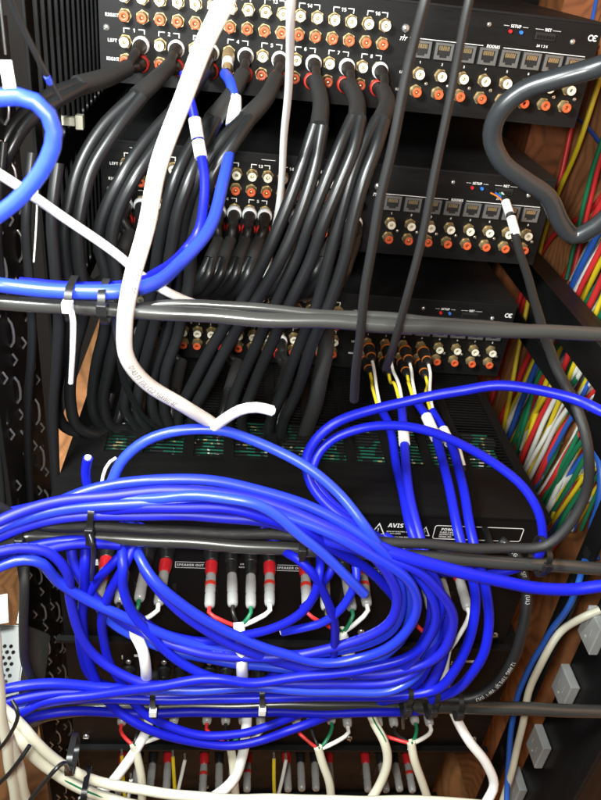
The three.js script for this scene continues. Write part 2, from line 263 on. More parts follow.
{
  const lab = ['black power amplifier with vented top and warning label below the controllers', 'black power amplifier between the middle and lowest horizontal lacing bars', 'black power amplifier at the very bottom, half hidden behind cream cables'];
  AMPS.forEach((A, i) => {
    const t = thing('power_amplifier', lab[i], 'amplifier', V(0, 0, 0), 'power amplifiers');
    mesh('rear_panel', box(A.x0, A.x1, A.y0, A.y1 - 0.0015, A.z1 - 0.0018, A.z1), i ? M.ampPanel2 : M.ampPanel, t);
    mesh('chassis', [box(A.x0, A.x1, A.y0, A.y0 + 0.003, A.z0, A.z1 - 0.002), box(A.x0, A.x0 + 0.002, A.y0 + 0.003, A.y1 - 0.002, A.z0, A.z1 - 0.002), box(A.x1 - 0.002, A.x1, A.y0 + 0.003, A.y1 - 0.002, A.z0, A.z1 - 0.002), box(A.x0 + 0.002, A.x1 - 0.002, A.y0 + 0.003, A.y1 - 0.002, A.z0, A.z0 + 0.002)], M.ampBlack, t);
    mesh('lip', box(A.x0 - 0.001, A.x1 + 0.001, A.y1 - 0.0015, A.y1 + 0.0005, A.z1 - 0.03, A.z1 + 0.0012), M.ampBlack, t);
    mesh('bottom_flange', box(A.x0 - 0.006, A.x1 + 0.006, A.y0 - 0.0005, A.y0 + 0.0028, A.z1, A.z1 + 0.006), M.chassis, t);
    if (!i) {
      // vented lid: solid front and rear strips, ribs between them, fine slats across, the circuit board below
      const zf = 0.168, zr = -0.02, strips = [box(A.x0, A.x1, A.y1 - 0.0015, A.y1, zf, A.z1 - 0.03), box(A.x0, A.x1, A.y1 - 0.0015, A.y1, A.z0, zr)];
      const ribs = [A.x0, -0.172, -0.128, -0.092, -0.052, -0.016, 0.02, 0.056, 0.092, 0.128, A.x1 - 0.01];
      ribs.forEach((x, k) => strips.push(box(x, x + (k === 0 ? 0.03 : 0.0095), A.y1 - 0.0015, A.y1, zr, zf)));
      mesh('lid', strips, M.ampBlack, t);
      const sl = []; for (let z = zr + 0.003; z < zf - 0.001; z += 0.005) sl.push(box(A.x0 + 0.002, A.x1 - 0.002, A.y1 - 0.0025, A.y1 - 0.0016, z, z + (z > 0.09 ? 0.0015 : 0.0026)));
      tag(mesh('vent_slats', sl, M.ampBlack, t), null, null, null, 'stuff');
      const pcb = mesh('circuit_board', box(A.x0 + 0.012, A.x1 - 0.012, A.y1 - 0.016, A.y1 - 0.0144, 0.09, A.z1 - 0.02), M.pcb, t);
      const parts = { chip: [], tan: [], nickel: [], white: [] };
      for (let k = 0; k < 620; k++) { const m = ['chip', 'tan', 'nickel', 'white', 'chip', 'tan'][Math.floor(rnd() * 6)], x = rr(A.x0 + 0.02, A.x1 - 0.02), z = rr(0.092, A.z1 - 0.03), a = rr(0.001, m === 'chip' ? 0.014 : 0.005), b = rr(0.001, m === 'chip' ? 0.011 : 0.004), h = rr(0.001, m === 'chip' ? 0.006 : 0.003); parts[m].push(box(x, x + a, A.y1 - 0.0144, A.y1 - 0.0144 + h, z, z + b)); }
      for (const m in parts) tag(mesh('board_components', parts[m], M[m], pcb), null, null, null, 'stuff');
    } else mesh('lid', box(A.x0, A.x1, A.y1 - 0.0015, A.y1, A.z0, A.z1 - 0.03), M.ampBlack, t);
    for (let g = 0; g < 4; g++) for (let p = 0; p < 4; p++) {
      const s = mesh('speaker_socket', socketGeo, M.plugBlack, t); s.position.set(gx(i, g, p), SOCK[i], A.z1);
      const q = mesh('screw', screwGeo, M.nickel, t); q.position.set(gx(i, g, p), SOCK[i] + 0.0125, A.z1); q.scale.setScalar(0.8); q.rotation.z = rnd() * 3;
      const v = mesh('vent_slot', box(-0.0018, 0.0018, -0.012, 0.012, 0, 0.0006), M.dark, t); v.position.set(gx(i, g, p) + 0.006, SOCK[i] - 0.05, A.z1);
    }
    for (let k = 0; k < 4; k++) { const q = mesh('screw', screwGeo, M.nickel, t); q.position.set(A.x0 + 0.012 + k * (A.x1 - A.x0 - 0.024) / 3, A.y0 + 0.016, A.z1); q.rotation.z = k; }
    if (!i) { const l = mesh('indicator', cylZ(0.0017, 0.0012, 0, 0.0022, 10), M.ledGreen, t); l.position.set(0.066, -0.3985, A.z1); }
  });
}

// ---------------------------------------------------------------- rack steel: rails, posts, lacing strips, power strip
{
  const cut = (name, w, h, d, holes, mat, label, cat, place) => {           // plate in its own x-y plane with holes [cx, cy, hw, hh]
    const s = new THREE.Shape([[0, 0], [w, 0], [w, h], [0, h]].map((p) => new THREE.Vector2(...p)));
    for (const [cx, cy, hw, hh] of holes) { const p = new THREE.Path(), r = Math.min(hw, hh); p.moveTo(cx - hw, cy - hh + r); p.absarc(cx - hw + r, cy - hh + r, r, Math.PI, Math.PI * 1.5); p.absarc(cx + hw - r, cy - hh + r, r, Math.PI * 1.5, Math.PI * 2); p.absarc(cx + hw - r, cy + hh - r, r, 0, Math.PI / 2); p.absarc(cx - hw + r, cy + hh - r, r, Math.PI / 2, Math.PI); p.closePath(); s.holes.push(p); }
    const g = new THREE.ExtrudeGeometry(s, { depth: d, bevelEnabled: true, bevelSize: 0.0004, bevelThickness: 0.0004, bevelSegments: 1, curveSegments: 4 });
    const t = thing(name, label, cat, place.pos); t.rotation.y = place.ry ?? 0; mesh('plate', g, mat, t); return t;
  };
  // side plates stand in the plane of x; local x runs towards the viewer (rotation -90 degrees about y)
  const SX = -0.255, ry = -Math.PI / 2;
  const slots = []; for (let k = 0; k < 21; k++) slots.push([0.03 + k * 0.0245, 0.085, 0.0075, 0.07]);
  cut('vented_side_panel', 0.55, 0.42, 0.002, slots.concat(slots.map(([x, y, a, b]) => [x, y + 0.165, a, b])), M.steel, 'black steel side panel with tall vertical slots at upper left', 'side panel', { pos: V(SX - 0.004, -0.33, -0.49), ry });
  const holes = []; for (let r = 0; r < 11; r++) for (let k = 0; k < 4; k++) holes.push([0.014 + k * 0.029, 0.03 + r * 0.085, 0.003, 0.007]);
  const t = cut('lacing_strip', 0.115, 0.97, 0.0022, holes, M.steel, 'black perforated vertical lacing strip along the left edge of the rack', 'lacing strip', { pos: V(SX, -1.0, 0.125), ry });
  const lance = tubeGeo([new THREE.Vector3(0, -0.012, 0), new THREE.Vector3(0, -0.008, 0.0026), new THREE.Vector3(0.0015, 0.008, 0.0026), new THREE.Vector3(0.002, 0.012, 0)], 0.0011, 0.0011, 6);
  const nub = tubeGeo([new THREE.Vector3(0, -0.005, 0), new THREE.Vector3(0, 0, 0.003), new THREE.Vector3(0, 0.005, 0)], 0.001, 0.001, 6);
  for (let r = 0; r < 18; r++) for (let k = 0; k < 4; k++) {
    if (k < 2) { const l = mesh('lance', lance, M.glint, t); l.position.set(0.03 + k * 0.045, 0.068 + r * 0.05, -0.0005); l.rotation.set(0, Math.PI, k ? 0.12 : -0.08); }
    const m = mesh('lance', nub, M.glint, t); m.position.set(0.018 + k * 0.027, 0.044 + r * 0.05, -0.0005); m.rotation.y = Math.PI;
  }
  // right side: depth rail with a long slot, upright post behind the power strip
  const rail = thing('depth_rail', 'black slotted rail running front to back right of the controllers', 'rail', V(0, 0, 0));
  mesh('upper_flange', box(0.25, 0.254, -0.292, -0.255, -0.24, 0.36), M.steel, rail);
  mesh('lower_flange', box(0.25, 0.254, -0.337, -0.316, -0.24, 0.36), M.steel, rail);
  for (let k = 0; k < 4; k++) mesh('web', box(0.2502, 0.2538, -0.316, -0.292, -0.24 + k * 0.185, -0.2 + k * 0.185), M.steel, rail);
  const lip = mesh('rolled_edge', box(0.254, 0.275, -0.257, -0.255, -0.24, 0.36), M.steel, rail);
  const post = thing('rack_post', 'black upright rack post in front of the coloured wire bundle', 'rack post', V(0, 0, 0));
  mesh('face', box(0.25, 0.253, -1.18, -0.338, 0.2, 0.224), M.steel, post);
  mesh('flange', box(0.253, 0.262, -1.18, -0.338, 0.2, 0.203), M.steel, post);
  for (let k = 0; k < 9; k++) { const s = mesh('square_hole', box(0.2492, 0.25, -0.005, 0.005, -0.005, 0.005), M.dark, post); s.position.set(0, -0.42 - k * 0.045, 0.212); }
  // power strip with four outlets facing into the rack
  const ps = thing('power_strip', 'black vertical power strip with pale grey outlets at lower right', 'power strip', V(0, 0, 0));
  mesh('body', box(0.28, 0.325, -1.1, -0.36, 0.214, 0.306, 0.003), M.steel, ps);
  const oshape = new THREE.Shape([[-0.0135, -0.017], [0.0135, -0.017], [0.0135, 0.017], [-0.0135, 0.017]].map((p) => new THREE.Vector2(...p)));
  for (const [x, w, h] of [[-0.0055, 0.0011, 0.004], [0.0055, 0.0011, 0.0046]]) oshape.holes.push(new THREE.Path([[x - w, 0.002 - h], [x + w, 0.002 - h], [x + w, 0.002 + h], [x - w, 0.002 + h]].map((p) => new THREE.Vector2(...p))));
  const gh = new THREE.Path(); gh.absarc(0, -0.0085, 0.0024, 0, Math.PI * 2); oshape.holes.push(gh);
  const og = new THREE.ExtrudeGeometry(oshape, { depth: 0.0075, bevelEnabled: true, bevelSize: 0.0012, bevelThickness: 0.0012, bevelSegments: 2, curveSegments: 8 });
  for (const [x, y] of [[597, 630], [569, 687], [542, 746], [519, 787]]) {
    const p = atX(x, y, 0.279), o = mesh('outlet', og, M.outlet, ps); o.position.set(0.2785, p.y - YO, p.z); o.rotation.y = -Math.PI / 2;
    mesh('outlet_core', box(-0.012, 0.012, -0.0155, 0.0155, 0.0002, 0.003), M.dark, o);
  }
}
{
  const t = thing('blank_panel', 'black blank panels closing the rack behind the stacked controllers', 'rack panel', V(0, 0, 0));
  for (let k = 0; k < 8; k++) mesh('panel', box(-0.241, 0.241, -1.18 + k * 0.178, -1.18 + k * 0.178 + 0.176, -0.345, -0.342), M.steel, t);
}
// horizontal lacing bars
function bar(list, w, label) { const P = pts(list), g = thing('lacing_bar', label, 'lacing bar', P[0]); mesh('rod', tubeGeo(P.map((p) => p.clone().sub(P[0])), radius(P, w), radius(P, w), 16), M.rod, g); return g; }
bar([[-25, 300, 0.3], [10, 303, 0.3], [300, 321, 0.3], [590, 334, 0.3], [640, 336, 0.3]], 15, 'black steel lacing bar crossing in front of the controllers, uppermost of three');
bar([[-25, 562, 0.33], [2, 546, 0.312], [22, 537, 0.302], [45, 536, 0.3], [300, 549, 0.3], [590, 568, 0.3], [640, 572, 0.3]], 14, 'black steel lacing bar under the thick blue coil at the amplifier top');
bar([[-30, 760, 0.36], [0, 741, 0.34], [34, 719, 0.31], [55, 712, 0.3], [300, 705, 0.3], [590, 711, 0.3], [640, 713, 0.3]], 14, 'black steel lacing bar lowest in the rack, below the blue bundle');
bar([[120, 309, 0.292], [180, 304, 0.292], [240, 306, 0.292], [300, 312, 0.292], [400, 318, 0.292], [500, 326, 0.292], [640, 334, 0.294]], 9, 'thin black rod lying against the back of the uppermost lacing bar');

// ---------------------------------------------------------------- cables
function cable(name, list, w, mat, label, opt = {}) {
  const P = pts(list, opt.dz ?? 0), o = P[0], g = thing(name, label, opt.cat ?? 'cable', o, opt.group);
  const r0 = opt.taper ? sizeAt(P[0], w) / 2 : radius(P, w), r1 = opt.taper ? sizeAt(P[P.length - 1], opt.taper) / 2 : r0;
  mesh('jacket', tubeGeo(P.map((p) => p.clone().sub(o)), r0, r1, 12, opt.twist ?? 0, opt.step ?? 0.006, opt.rip ?? 0), mat, g);
  g.userData.r = undefined; delete g.userData.r;
  g.add2 = (nm, l2, w2, m2) => { const Q = pts(l2); return mesh(nm, tubeGeo(Q.map((p) => p.sub(o)), radius(pts(l2), w2), undefined, 10), m2, g); };
  g.r0 = r0; g.curve = P; return g;
}
const coreEnd = (g, last = true) => { const P = g.curve, a = last ? P[P.length - 1] : P[0], b = last ? P[P.length - 2] : P[1], d = a.clone().sub(b).normalize(); const o = P[0]; mesh('copper_core', tubeGeo([a.clone().addScaledVector(d, -0.001).sub(o), a.clone().addScaledVector(d, 0.0012).sub(o)], g.r0 * 0.72, g.r0 * 0.66, 10), M.core, g); };
const B = (list, w, label, mat = M.blue, opt = {}) => cable('blue_cable', list, w * 0.93, mat, label, opt);

// --- blue cables round the top bar
B([[-30, 100, 0.4], [0, 98, 0.4], [22, 98, 0.4], [43, 108, 0.4], [55, 132, 0.4], [48, 163, 0.4], [25, 192, 0.4], [0, 213, 0.4], [-30, 235, 0.4]], 18, 'glossy blue cable bending in a tight loop at the upper left edge', M.blue2);
{
  const g = B([[225, 74, 0.05], [231, 84, 0.075], [234.5, 106, 0.09], [232, 129, 0.1], [225, 175, 0.155], [217, 209, 0.19], [204, 236, 0.22], [180, 264, 0.25], [150, 285, 0.29], [118, 292, 0.305], [60, 291, 0.305], [0, 285, 0.305], [-30, 281, 0.31]], 14, 'blue cable from a gold plug at the top controller to the uppermost bar', M.blue2, { twist: 0.3 });
  g.add2('marker_sleeve', [[234.4, 98, 0.084], [234.5, 110, 0.092], [233, 126, 0.099]], 15, M.white);
  const p = thing('rca_plug', 'single gold plug with white band on the blue cable, top controller', 'plug', V(U0 - DU * 9, W2, 0.0095)); mesh('shell', latheZ([[0.0052, 0], [0.0054, 0.012], [0.0046, 0.014], [0.0042, 0.03], [0.003, 0.036]]), M.gold, p); mesh('band', latheZ([[0.0048, 0.016], [0.0049, 0.0165], [0.0048, 0.026], [0.004, 0.0265]]), M.ring, p); p.rotation.x = 0.25;
  const h = B([[184, 72, 0.12], [191, 102, 0.13], [196, 126, 0.14], [200, 150, 0.15], [204, 176, 0.165], [203, 205, 0.18], [198, 232, 0.195], [184, 252, 0.2], [160, 272, 0.25], [130, 285, 0.285], [70, 287, 0.292], [20, 283, 0.292]], 11, 'blue cable with two white marker bands emerging behind the big white cable', M.blue);
  h.add2('marker_sleeve', [[194.8, 119, 0.1375], [198, 139, 0.1455]], 13, M.white); h.add2('marker_sleeve', [[198.4, 142, 0.1465], [201.3, 158, 0.1545]], 13, M.white);
}
// --- white cables
cable('white_cable', [[240, -40, 0.33], [226, 0, 0.33], [201, 52, 0.325], [176, 118, 0.32], [156, 178, 0.32], [145, 230, 0.325], [132, 285, 0.33], [124, 325, 0.325], [127, 355, 0.315], [150, 386, 0.3], [185, 407, 0.285], [210, 422, 0.266], [221, 430, 0.258]], 20, M.whitePrint, 'thick white printed cable sweeping across from the top centre to the blue arch', { taper: 13, twist: 0.82 });
coreEnd(cable('white_cable', [[214, 427, 0.27], [226, 418, 0.275], [243, 409, 0.28], [258, 407.5, 0.28], [273, 411, 0.28]], 11, M.white, 'short white cable end lying above the top of the blue arch', { taper: 11 }));
cable('white_cable', [[-15, 165, 0.3], [30, 194, 0.29], [75, 225, 0.28], [118, 256, 0.275], [150, 281, 0.27], [190, 302, 0.26], [230, 312, 0.22]], 11, M.greyWhite, 'thin greyish white cable passing diagonally behind the big white cable at left', { taper: 8 });
cable('white_cable', [[294, -40, 0.26], [291, 10, 0.24], [289.5, 60, 0.2], [288, 100, 0.17], [284, 140, 0.14], [279, 204, 0.1], [271, 250, 0.08], [262, 300, 0.06]], 10, M.greyWhite, 'straight grey-white cable hanging down the middle of the upper controllers', { taper: 6 });
// --- grey conduit-like cable and black cables at right
cable('grey_cable', [[650, 45, 0.2], [600, 66, 0.18], [560, 78, 0.17], [522, 92, 0.16], [500, 112, 0.155], [492, 138, 0.15], [501, 163, 0.15], [524, 180, 0.15], [548, 198, 0.15], [561, 222, 0.15], [574, 236, 0.15], [592, 229, 0.155], [620, 205, 0.16], [650, 185, 0.16]], 19, M.flex, 'thick grey bent cable looping in front of the right-hand sockets');
{
  const g = cable('black_network_cable', [[503, 198, 0.012], [507, 206, 0.025], [512, 222, 0.04], [517, 243, 0.06], [527, 275, 0.1], [540, 322, 0.17], [556, 365, 0.24], [575, 405, 0.27], [588, 450, 0.29], [584, 495, 0.295], [568, 527, 0.3], [545, 545, 0.301], [505, 549, 0.3], [400, 542, 0.301], [300, 536, 0.301], [200, 532, 0.301], [100, 527, 0.301], [45, 526, 0.301], [22, 520, 0.303], [0, 508, 0.31], [-25, 498, 0.32]], 10, M.sleeve, 'black cable with white marker running from a network port along the middle bar');
  g.add2('marker_sleeve', [[505.5, 202, 0.02], [509.5, 214, 0.0335]], 9, M.white); g.add2('marker_sleeve', [[511, 218, 0.0365], [516, 236, 0.053]], 9.5, M.white);
  for (const [m, dx] of [[M.orange, -4], [M.wGreen, 1.5], [M.wBlue, -1], [M.wWhite, 3]]) g.add2('conductor', [[504, 203, 0.02], [502 + dx, 197, 0.014], [497 + dx * 1.6, 193, 0.006]], 1.8, m);
}
cable('black_cable', [[500, 540, 0.26], [516, 556, 0.27], [526, 590, 0.285], [522, 630, 0.3], [512, 662, 0.305], [493, 687, 0.306], [470, 698, 0.306], [420, 697, 0.303], [380, 695, 0.296]], 10.5, M.blackPrint, 'ribbed black cable with white print curving down right of the amplifiers', { rip: 0.05, step: 0.0022, twist: 0.6 });
cable('black_cable', [[440, -50, 0.34], [425, 0, 0.34], [410, 60, 0.335], [391, 150, 0.33], [371, 250, 0.325], [361, 325, 0.32], [356, 370, 0.31], [354, 400, 0.3]], 11, M.rodCable, 'long dark cable hanging straight in front of the bar, left of two', { taper: 9 });
cable('black_cable', [[482, -50, 0.34], [469, 0, 0.34], [455, 70, 0.335], [440, 150, 0.33], [421, 240, 0.325], [405, 305, 0.32], [392, 350, 0.31], [386, 368, 0.3]], 9.5, M.rodCable, 'long dark cable hanging straight in front of the bar, right of two', { taper: 8 });
cable('black_cable', [[28, 526, 0.286], [25, 556, 0.306], [24, 580, 0.32], [24, 635, 0.32], [27, 665, 0.315], [38, 690, 0.312], [54, 702, 0.31], [75, 703, 0.3]], 9, M.sleeve, 'black cable dropping down the left strip between middle and lowest bars');
cable('black_cable', [[5, -20, 0.36], [14, 8, 0.355], [30, 42, 0.35], [45, 72, 0.345], [60, 99, 0.335]], 6, M.blackCable, 'thin black cable with a blue spot slanting across the upper left corner').add2('blue_band', [[47, 76, 0.3442], [50.5, 83, 0.3414]], 6.6, M.blue2);
cable('black_cable', [[456, 443, 0.15], [461, 463, 0.165], [467, 484, 0.18], [480, 517, 0.22], [492, 548, 0.26]], 7, M.blackCable, 'black cable with white tip beside the four marker-banded blue cables').add2('marker_sleeve', [[455, 440, 0.149], [462, 466, 0.1675]], 7.8, M.white);

// --- black stereo interconnects
const ringGeo = latheZ([[0.0052, 0], [0.0068, 0.0008], [0.0071, 0.004], [0.0068, 0.0068], [0.0055, 0.0072]]), bootGeo = latheZ([[0.0056, 0.007], [0.0058, 0.012], [0.005, 0.022], [0.0042, 0.03], [0.0008, 0.0305]]);
function stereo(dev, k, boot, run, w, sep, label, opt = {}) {
  const D = DEV[dev], base = V(D[0] + U0 + DU * k, D[1] + W2, D[2]), t = thing('stereo_cable', label, 'cable', base), loc = (p) => p.clone().sub(base);
  const s0 = pts([boot[0]])[0], ends = [];
  for (const [v, m] of [[W2, M.ring], [RD2, M.redRing]]) {
    const q = mesh('rca_plug', bootGeo, M.boot, t); q.position.set(0, v - W2, 0.0085);
    const from = q.position.clone(), to = loc(s0), dir = to.clone().sub(from).normalize(); dir.z = Math.max(dir.z, 0.35); dir.multiplyScalar(0.45).add(new THREE.Vector3(0, 0, 0.75)).normalize();
    q.quaternion.setFromUnitVectors(new THREE.Vector3(0, 0, 1), dir); mesh('collar', ringGeo, m, q);
    const e = from.clone().addScaledVector(dir, 0.029);
    mesh('lead', tubeGeo([e, e.clone().addScaledVector(dir, 0.007), e.clone().lerp(to, 0.6).add(new THREE.Vector3(0, 0, 0.004)), to], 0.0038, 0.0036, 8), M.boot, t);
  }
  const SB = pts(boot); mesh('heat_shrink', tubeGeo(SB.map(loc), sizeAt(SB[0], w * 0.62), sizeAt(SB[SB.length - 1], w * 0.78), 12), M.sleeve, t);
  const n = opt.n ?? 2;
  for (let i = 0; i < n; i++) {
    const o = (i - (n - 1) / 2), P = run.map(([x, y, z], j) => { const e = j ? 1 : 0.55; return atZ(x + o * sep * e + (j ? rr(-1, 1) : 0), y + o * (opt.sy ?? 2) * e, z + (i % 2) * 0.004 * e); });
    mesh('jacket', tubeGeo(P.map(loc), radius(P, w) * 1.0, undefined, 10, 0, 0.006), M.blackCable, t);
  }
  return t;
}
stereo(0, -14, [[128, 68, 0.06], [106, 78, 0.085], [78, 86, 0.11]], [[82, 85, 0.108], [50, 100, 0.13], [20, 126, 0.15], [0, 160, 0.16], [-20, 210, 0.16]], 13, 9, 'black stereo cable leaving the top controller sideways to the upper left', { sy: 6 });
stereo(0, -12, [[170, 66, 0.06], [156, 80, 0.085], [137, 97, 0.105]], [[139, 96, 0.104], [110, 128, 0.12], [87, 166, 0.135], [76, 202, 0.145], [71, 232, 0.15], [73, 270, 0.15], [78, 305, 0.15], [70, 350, 0.15], [64, 395, 0.15], [71, 426, 0.148], [90, 434, 0.14], [108, 424, 0.12], [118, 395, 0.1]], 12.2, 13, 'black stereo cable arching widest at left and looping past the plywood');
stereo(0, -10, [[204, 70, 0.06], [192, 88, 0.08], [176, 112, 0.1]], [[178, 110, 0.099], [150, 145, 0.12], [128, 178, 0.135], [112, 210, 0.14], [106, 240, 0.142], [110, 275, 0.142], [112, 315, 0.14], [104, 360, 0.14], [98, 400, 0.135], [106, 425, 0.13], [124, 430, 0.12]], 12.2, 12, 'black stereo cable passing behind the big white cable, second arch from left');
stereo(0, -8, [[243, 74, 0.06], [232, 95, 0.08], [212, 121, 0.1]], [[214, 119, 0.099], [198, 148, 0.115], [182, 180, 0.13], [171, 215, 0.135], [164, 250, 0.135], [158, 290, 0.135], [148, 330, 0.135], [136, 375, 0.135], [132, 410, 0.132], [142, 428, 0.125]], 12.2, 12, 'black stereo cable running down just left of the two blue cables');
stereo(0, -6, [[276, 78, 0.06], [266, 98, 0.085], [246, 120, 0.105]], [[248, 118, 0.104], [228, 142, 0.12], [208, 172, 0.13], [194, 208, 0.13], [186, 250, 0.13], [182, 292, 0.13], [172, 335, 0.13], [160, 375, 0.132], [158, 408, 0.13], [166, 430, 0.125]], 12.2, 12, 'black stereo cable with grey sleeve slanting under the blue gold-plug cable');
stereo(0, -4, [[316, 80, 0.06], [321, 103, 0.085], [319, 128, 0.11]], [[319, 126, 0.109], [309, 166, 0.12], [294, 209, 0.13], [275, 254, 0.135], [252, 296, 0.135], [226, 338, 0.135], [202, 380, 0.135], [186, 412, 0.13], [186, 432, 0.125]], 12.2, 14, 'black stereo cable descending just right of the hanging grey-white cable');
stereo(0, -2, [[350, 85, 0.06], [357, 102, 0.085], [357, 120, 0.11]], [[357, 118, 0.109], [347, 145, 0.12], [332, 185, 0.13], [318, 222, 0.135], [305, 256, 0.135], [284, 300, 0.135], [264, 344, 0.135], [246, 388, 0.132], [236, 420, 0.128], [240, 438, 0.12]], 12.2, 14, 'black stereo cable second from the right on the top controller');
stereo(0, 0, [[383, 90, 0.06], [387, 104, 0.085], [380, 122, 0.11]], [[381, 120, 0.109], [371, 145, 0.12], [356, 182, 0.13], [344, 226, 0.135], [338, 256, 0.137], [324, 300, 0.138], [306, 345, 0.138], [290, 390, 0.135], [278, 420, 0.13], [274, 440, 0.12]], 12.2, 13, 'black stereo cable rightmost on the top controller, next to the ground screw');
const dev2 = [[-15, 128, 'first'], [-14, 142, 'second'], [-9, 216, 'third'], [-8, 228, 'fourth'], [-7, 243, 'fifth'], [-6, 256, 'sixth'], [-4, 292, 'seventh'], [-1, 330, 'eighth'], [0, 352, 'ninth']];
for (const [k, x, n] of dev2) {
  const q = k < -10 ? 8 : 0;
  stereo(1, k, [[x + 3, 240 - q, 0.045], [x - 1, 250 - q, 0.055], [x - 5, 260 - q, 0.062]], [[x - 4, 258 - q, 0.06], [x - 11, 274 - q, 0.068], [x - 21, 288 - q, 0.066], [x - 34, 296 - q, 0.05], [x - 48, 296 - q, 0.01], [x - 58, 286 - q, -0.04], [x - 64, 276 - q, -0.1]], 10, 6, `black stereo cable, ${n} plug from the left on the middle controller`);
}
const dev3 = [[-14, 152, 'first'], [-12, 184, 'second'], [-8, 240, 'third'], [-4, 291, 'fourth']];
for (const [k, x, n] of dev3) stereo(2, k, [[x - 2, 362, 0.05], [x - 6, 376, 0.07], [x - 10, 392, 0.09]], [[x - 9, 390, 0.088], [x - 14, 408, 0.105], [x - 16, 424, 0.115], [x - 8, 437, 0.118]], 9, 7, `black stereo cable, ${n} plug from the left on the lowest controller`);
cable('black_cable', [[318, 300, 0.12], [326, 340, 0.125], [318, 390, 0.13], [308, 425, 0.125], [302, 445, 0.115]], 16, M.sleeve, 'broad dull black sleeved cable right of the stereo cables, above the amplifier');
cable('grey_cable', [[112, 300, 0.28], [118, 345, 0.26], [128, 390, 0.2], [142, 415, 0.16], [158, 428, 0.13]], 7, M.flex, 'thin grey cable hanging from the uppermost bar beside the white cable');

// --- blue coil on the middle bar (paths clockwise from the left)
const bl = [
  [[[105, 500, 0.29], [112, 482, 0.285], [122, 461, 0.28], [146, 441, 0.275], [180, 430.5, 0.272], [220, 430, 0.27], [248, 438, 0.27], [281, 453, 0.275], [313, 472, 0.285], [340, 495, 0.295], [364, 524, 0.31], [386, 555, 0.312], [406, 588, 0.312], [410, 618, 0.312], [398, 644, 0.312], [372, 662, 0.312], [330, 670, 0.31], [285, 669, 0.309], [230, 662, 0.308], [170, 650, 0.306], [120, 628, 0.305], [95, 600, 0.303], [86, 565, 0.298], [90, 528, 0.286]], 11, 'blue cable forming the high arch above the coil, over the vented lid', M.blue2],
  [[[40, 512, 0.31], [66, 499, 0.305], [98, 488, 0.3], [150, 480, 0.298], [200, 480, 0.296], [245, 487, 0.296], [300, 503, 0.3], [345, 524, 0.308], [378, 548, 0.316], [398, 578, 0.318], [402, 606, 0.318], [388, 632, 0.318], [355, 648, 0.316], [310, 653, 0.314], [270, 654, 0.312], [210, 648, 0.312], [170, 637, 0.312], [126, 617, 0.312], [87, 600, 0.312], [60, 583, 0.315], [40, 562, 0.32], [20, 560, 0.322], [-20, 575, 0.33]], 11.5, 'topmost blue cable of the coil, closing in a full loop under the bar', M.blueD],
  [[[-20, 530, 0.325], [20, 512, 0.315], [60, 501, 0.31], [110, 496, 0.308], [170, 491, 0.306], [230, 494, 0.306], [290, 510, 0.31], [340, 533, 0.318], [372, 556, 0.322], [390, 578, 0.322], [397, 600, 0.322], [390, 622, 0.322], [366, 637, 0.32], [330, 649, 0.318], [285, 656, 0.316], [240, 657, 0.316], [200, 652, 0.316], [150, 636, 0.31], [110, 612, 0.306], [86, 586, 0.304], [72, 556, 0.298], [74, 526, 0.286]], 11.2, 'blue cable second in the coil, printed and sweeping to the inner right bend', M.bluePrint],
  [[[-20, 538, 0.325], [10, 524, 0.316], [50, 512, 0.312], [100, 506, 0.312], [160, 503, 0.312], [220, 505, 0.312], [290, 518, 0.314], [350, 543, 0.322], [390, 567, 0.322], [410, 584, 0.322], [417, 604, 0.322], [411, 626, 0.322], [390, 646, 0.322], [360, 658, 0.32], [321, 662, 0.32], [276, 652, 0.32], [240, 637, 0.32], [226, 631, 0.32], [193, 612, 0.32], [157, 584, 0.318], [142, 562, 0.308], [134, 540, 0.29], [130, 520, 0.284]], 11.5, 'blue cable of the coil that crosses diagonally over the red plugs', M.blueD],
  [[[-20, 545, 0.322], [20, 528, 0.314], [60, 518, 0.312], [120, 515, 0.312], [200, 516, 0.312], [280, 525, 0.313], [340, 545, 0.314], [380, 556, 0.316], [410, 568, 0.318], [433, 584, 0.318], [448, 604, 0.318], [453, 626, 0.318], [444, 650, 0.318], [423, 665, 0.316], [385, 673, 0.315], [330, 672, 0.315], [285, 664, 0.315], [240, 648, 0.316], [203, 628, 0.316], [170, 602, 0.314], [146, 572, 0.304], [137, 545, 0.288], [134, 522, 0.282]], 11.2, 'printed blue cable forming the outermost right bend of the coil', M.bluePrint],
  [[[-20, 520, 0.305], [40, 506, 0.298], [120, 489, 0.29], [180, 486, 0.288], [250, 492, 0.288], [320, 516, 0.298], [370, 541, 0.312], [410, 566, 0.314], [432, 598, 0.315], [434, 622, 0.315], [424, 645, 0.315], [402, 668, 0.314], [376, 684, 0.313], [330, 690, 0.312], [250, 688, 0.311], [180, 690, 0.311], [110, 688, 0.312], [50, 683, 0.318], [10, 688, 0.325], [-20, 698, 0.33]], 11.2, 'blue cable joining coil and lowest bar along the top of the lower bundle', M.blue],
  [[[-20, 533, 0.318], [30, 516, 0.31], [90, 504, 0.308], [160, 498, 0.312], [205, 496, 0.316], [247, 501, 0.32], [273, 513, 0.322], [306, 540, 0.325], [336, 566, 0.325], [352, 582, 0.325], [364, 594, 0.324]], 11.5, 'bright blue cut cable crossing over the middle bar to a plug', M.blue2],
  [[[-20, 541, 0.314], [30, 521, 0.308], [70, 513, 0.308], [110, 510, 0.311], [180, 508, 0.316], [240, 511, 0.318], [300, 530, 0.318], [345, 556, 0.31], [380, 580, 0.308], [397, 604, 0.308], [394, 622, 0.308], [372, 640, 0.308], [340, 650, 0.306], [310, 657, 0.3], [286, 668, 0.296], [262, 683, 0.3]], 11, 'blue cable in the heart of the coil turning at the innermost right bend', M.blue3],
];
const vary = (m, i) => m === M.blue ? [M.blue, M.blueB, M.blueC][i % 3] : m;
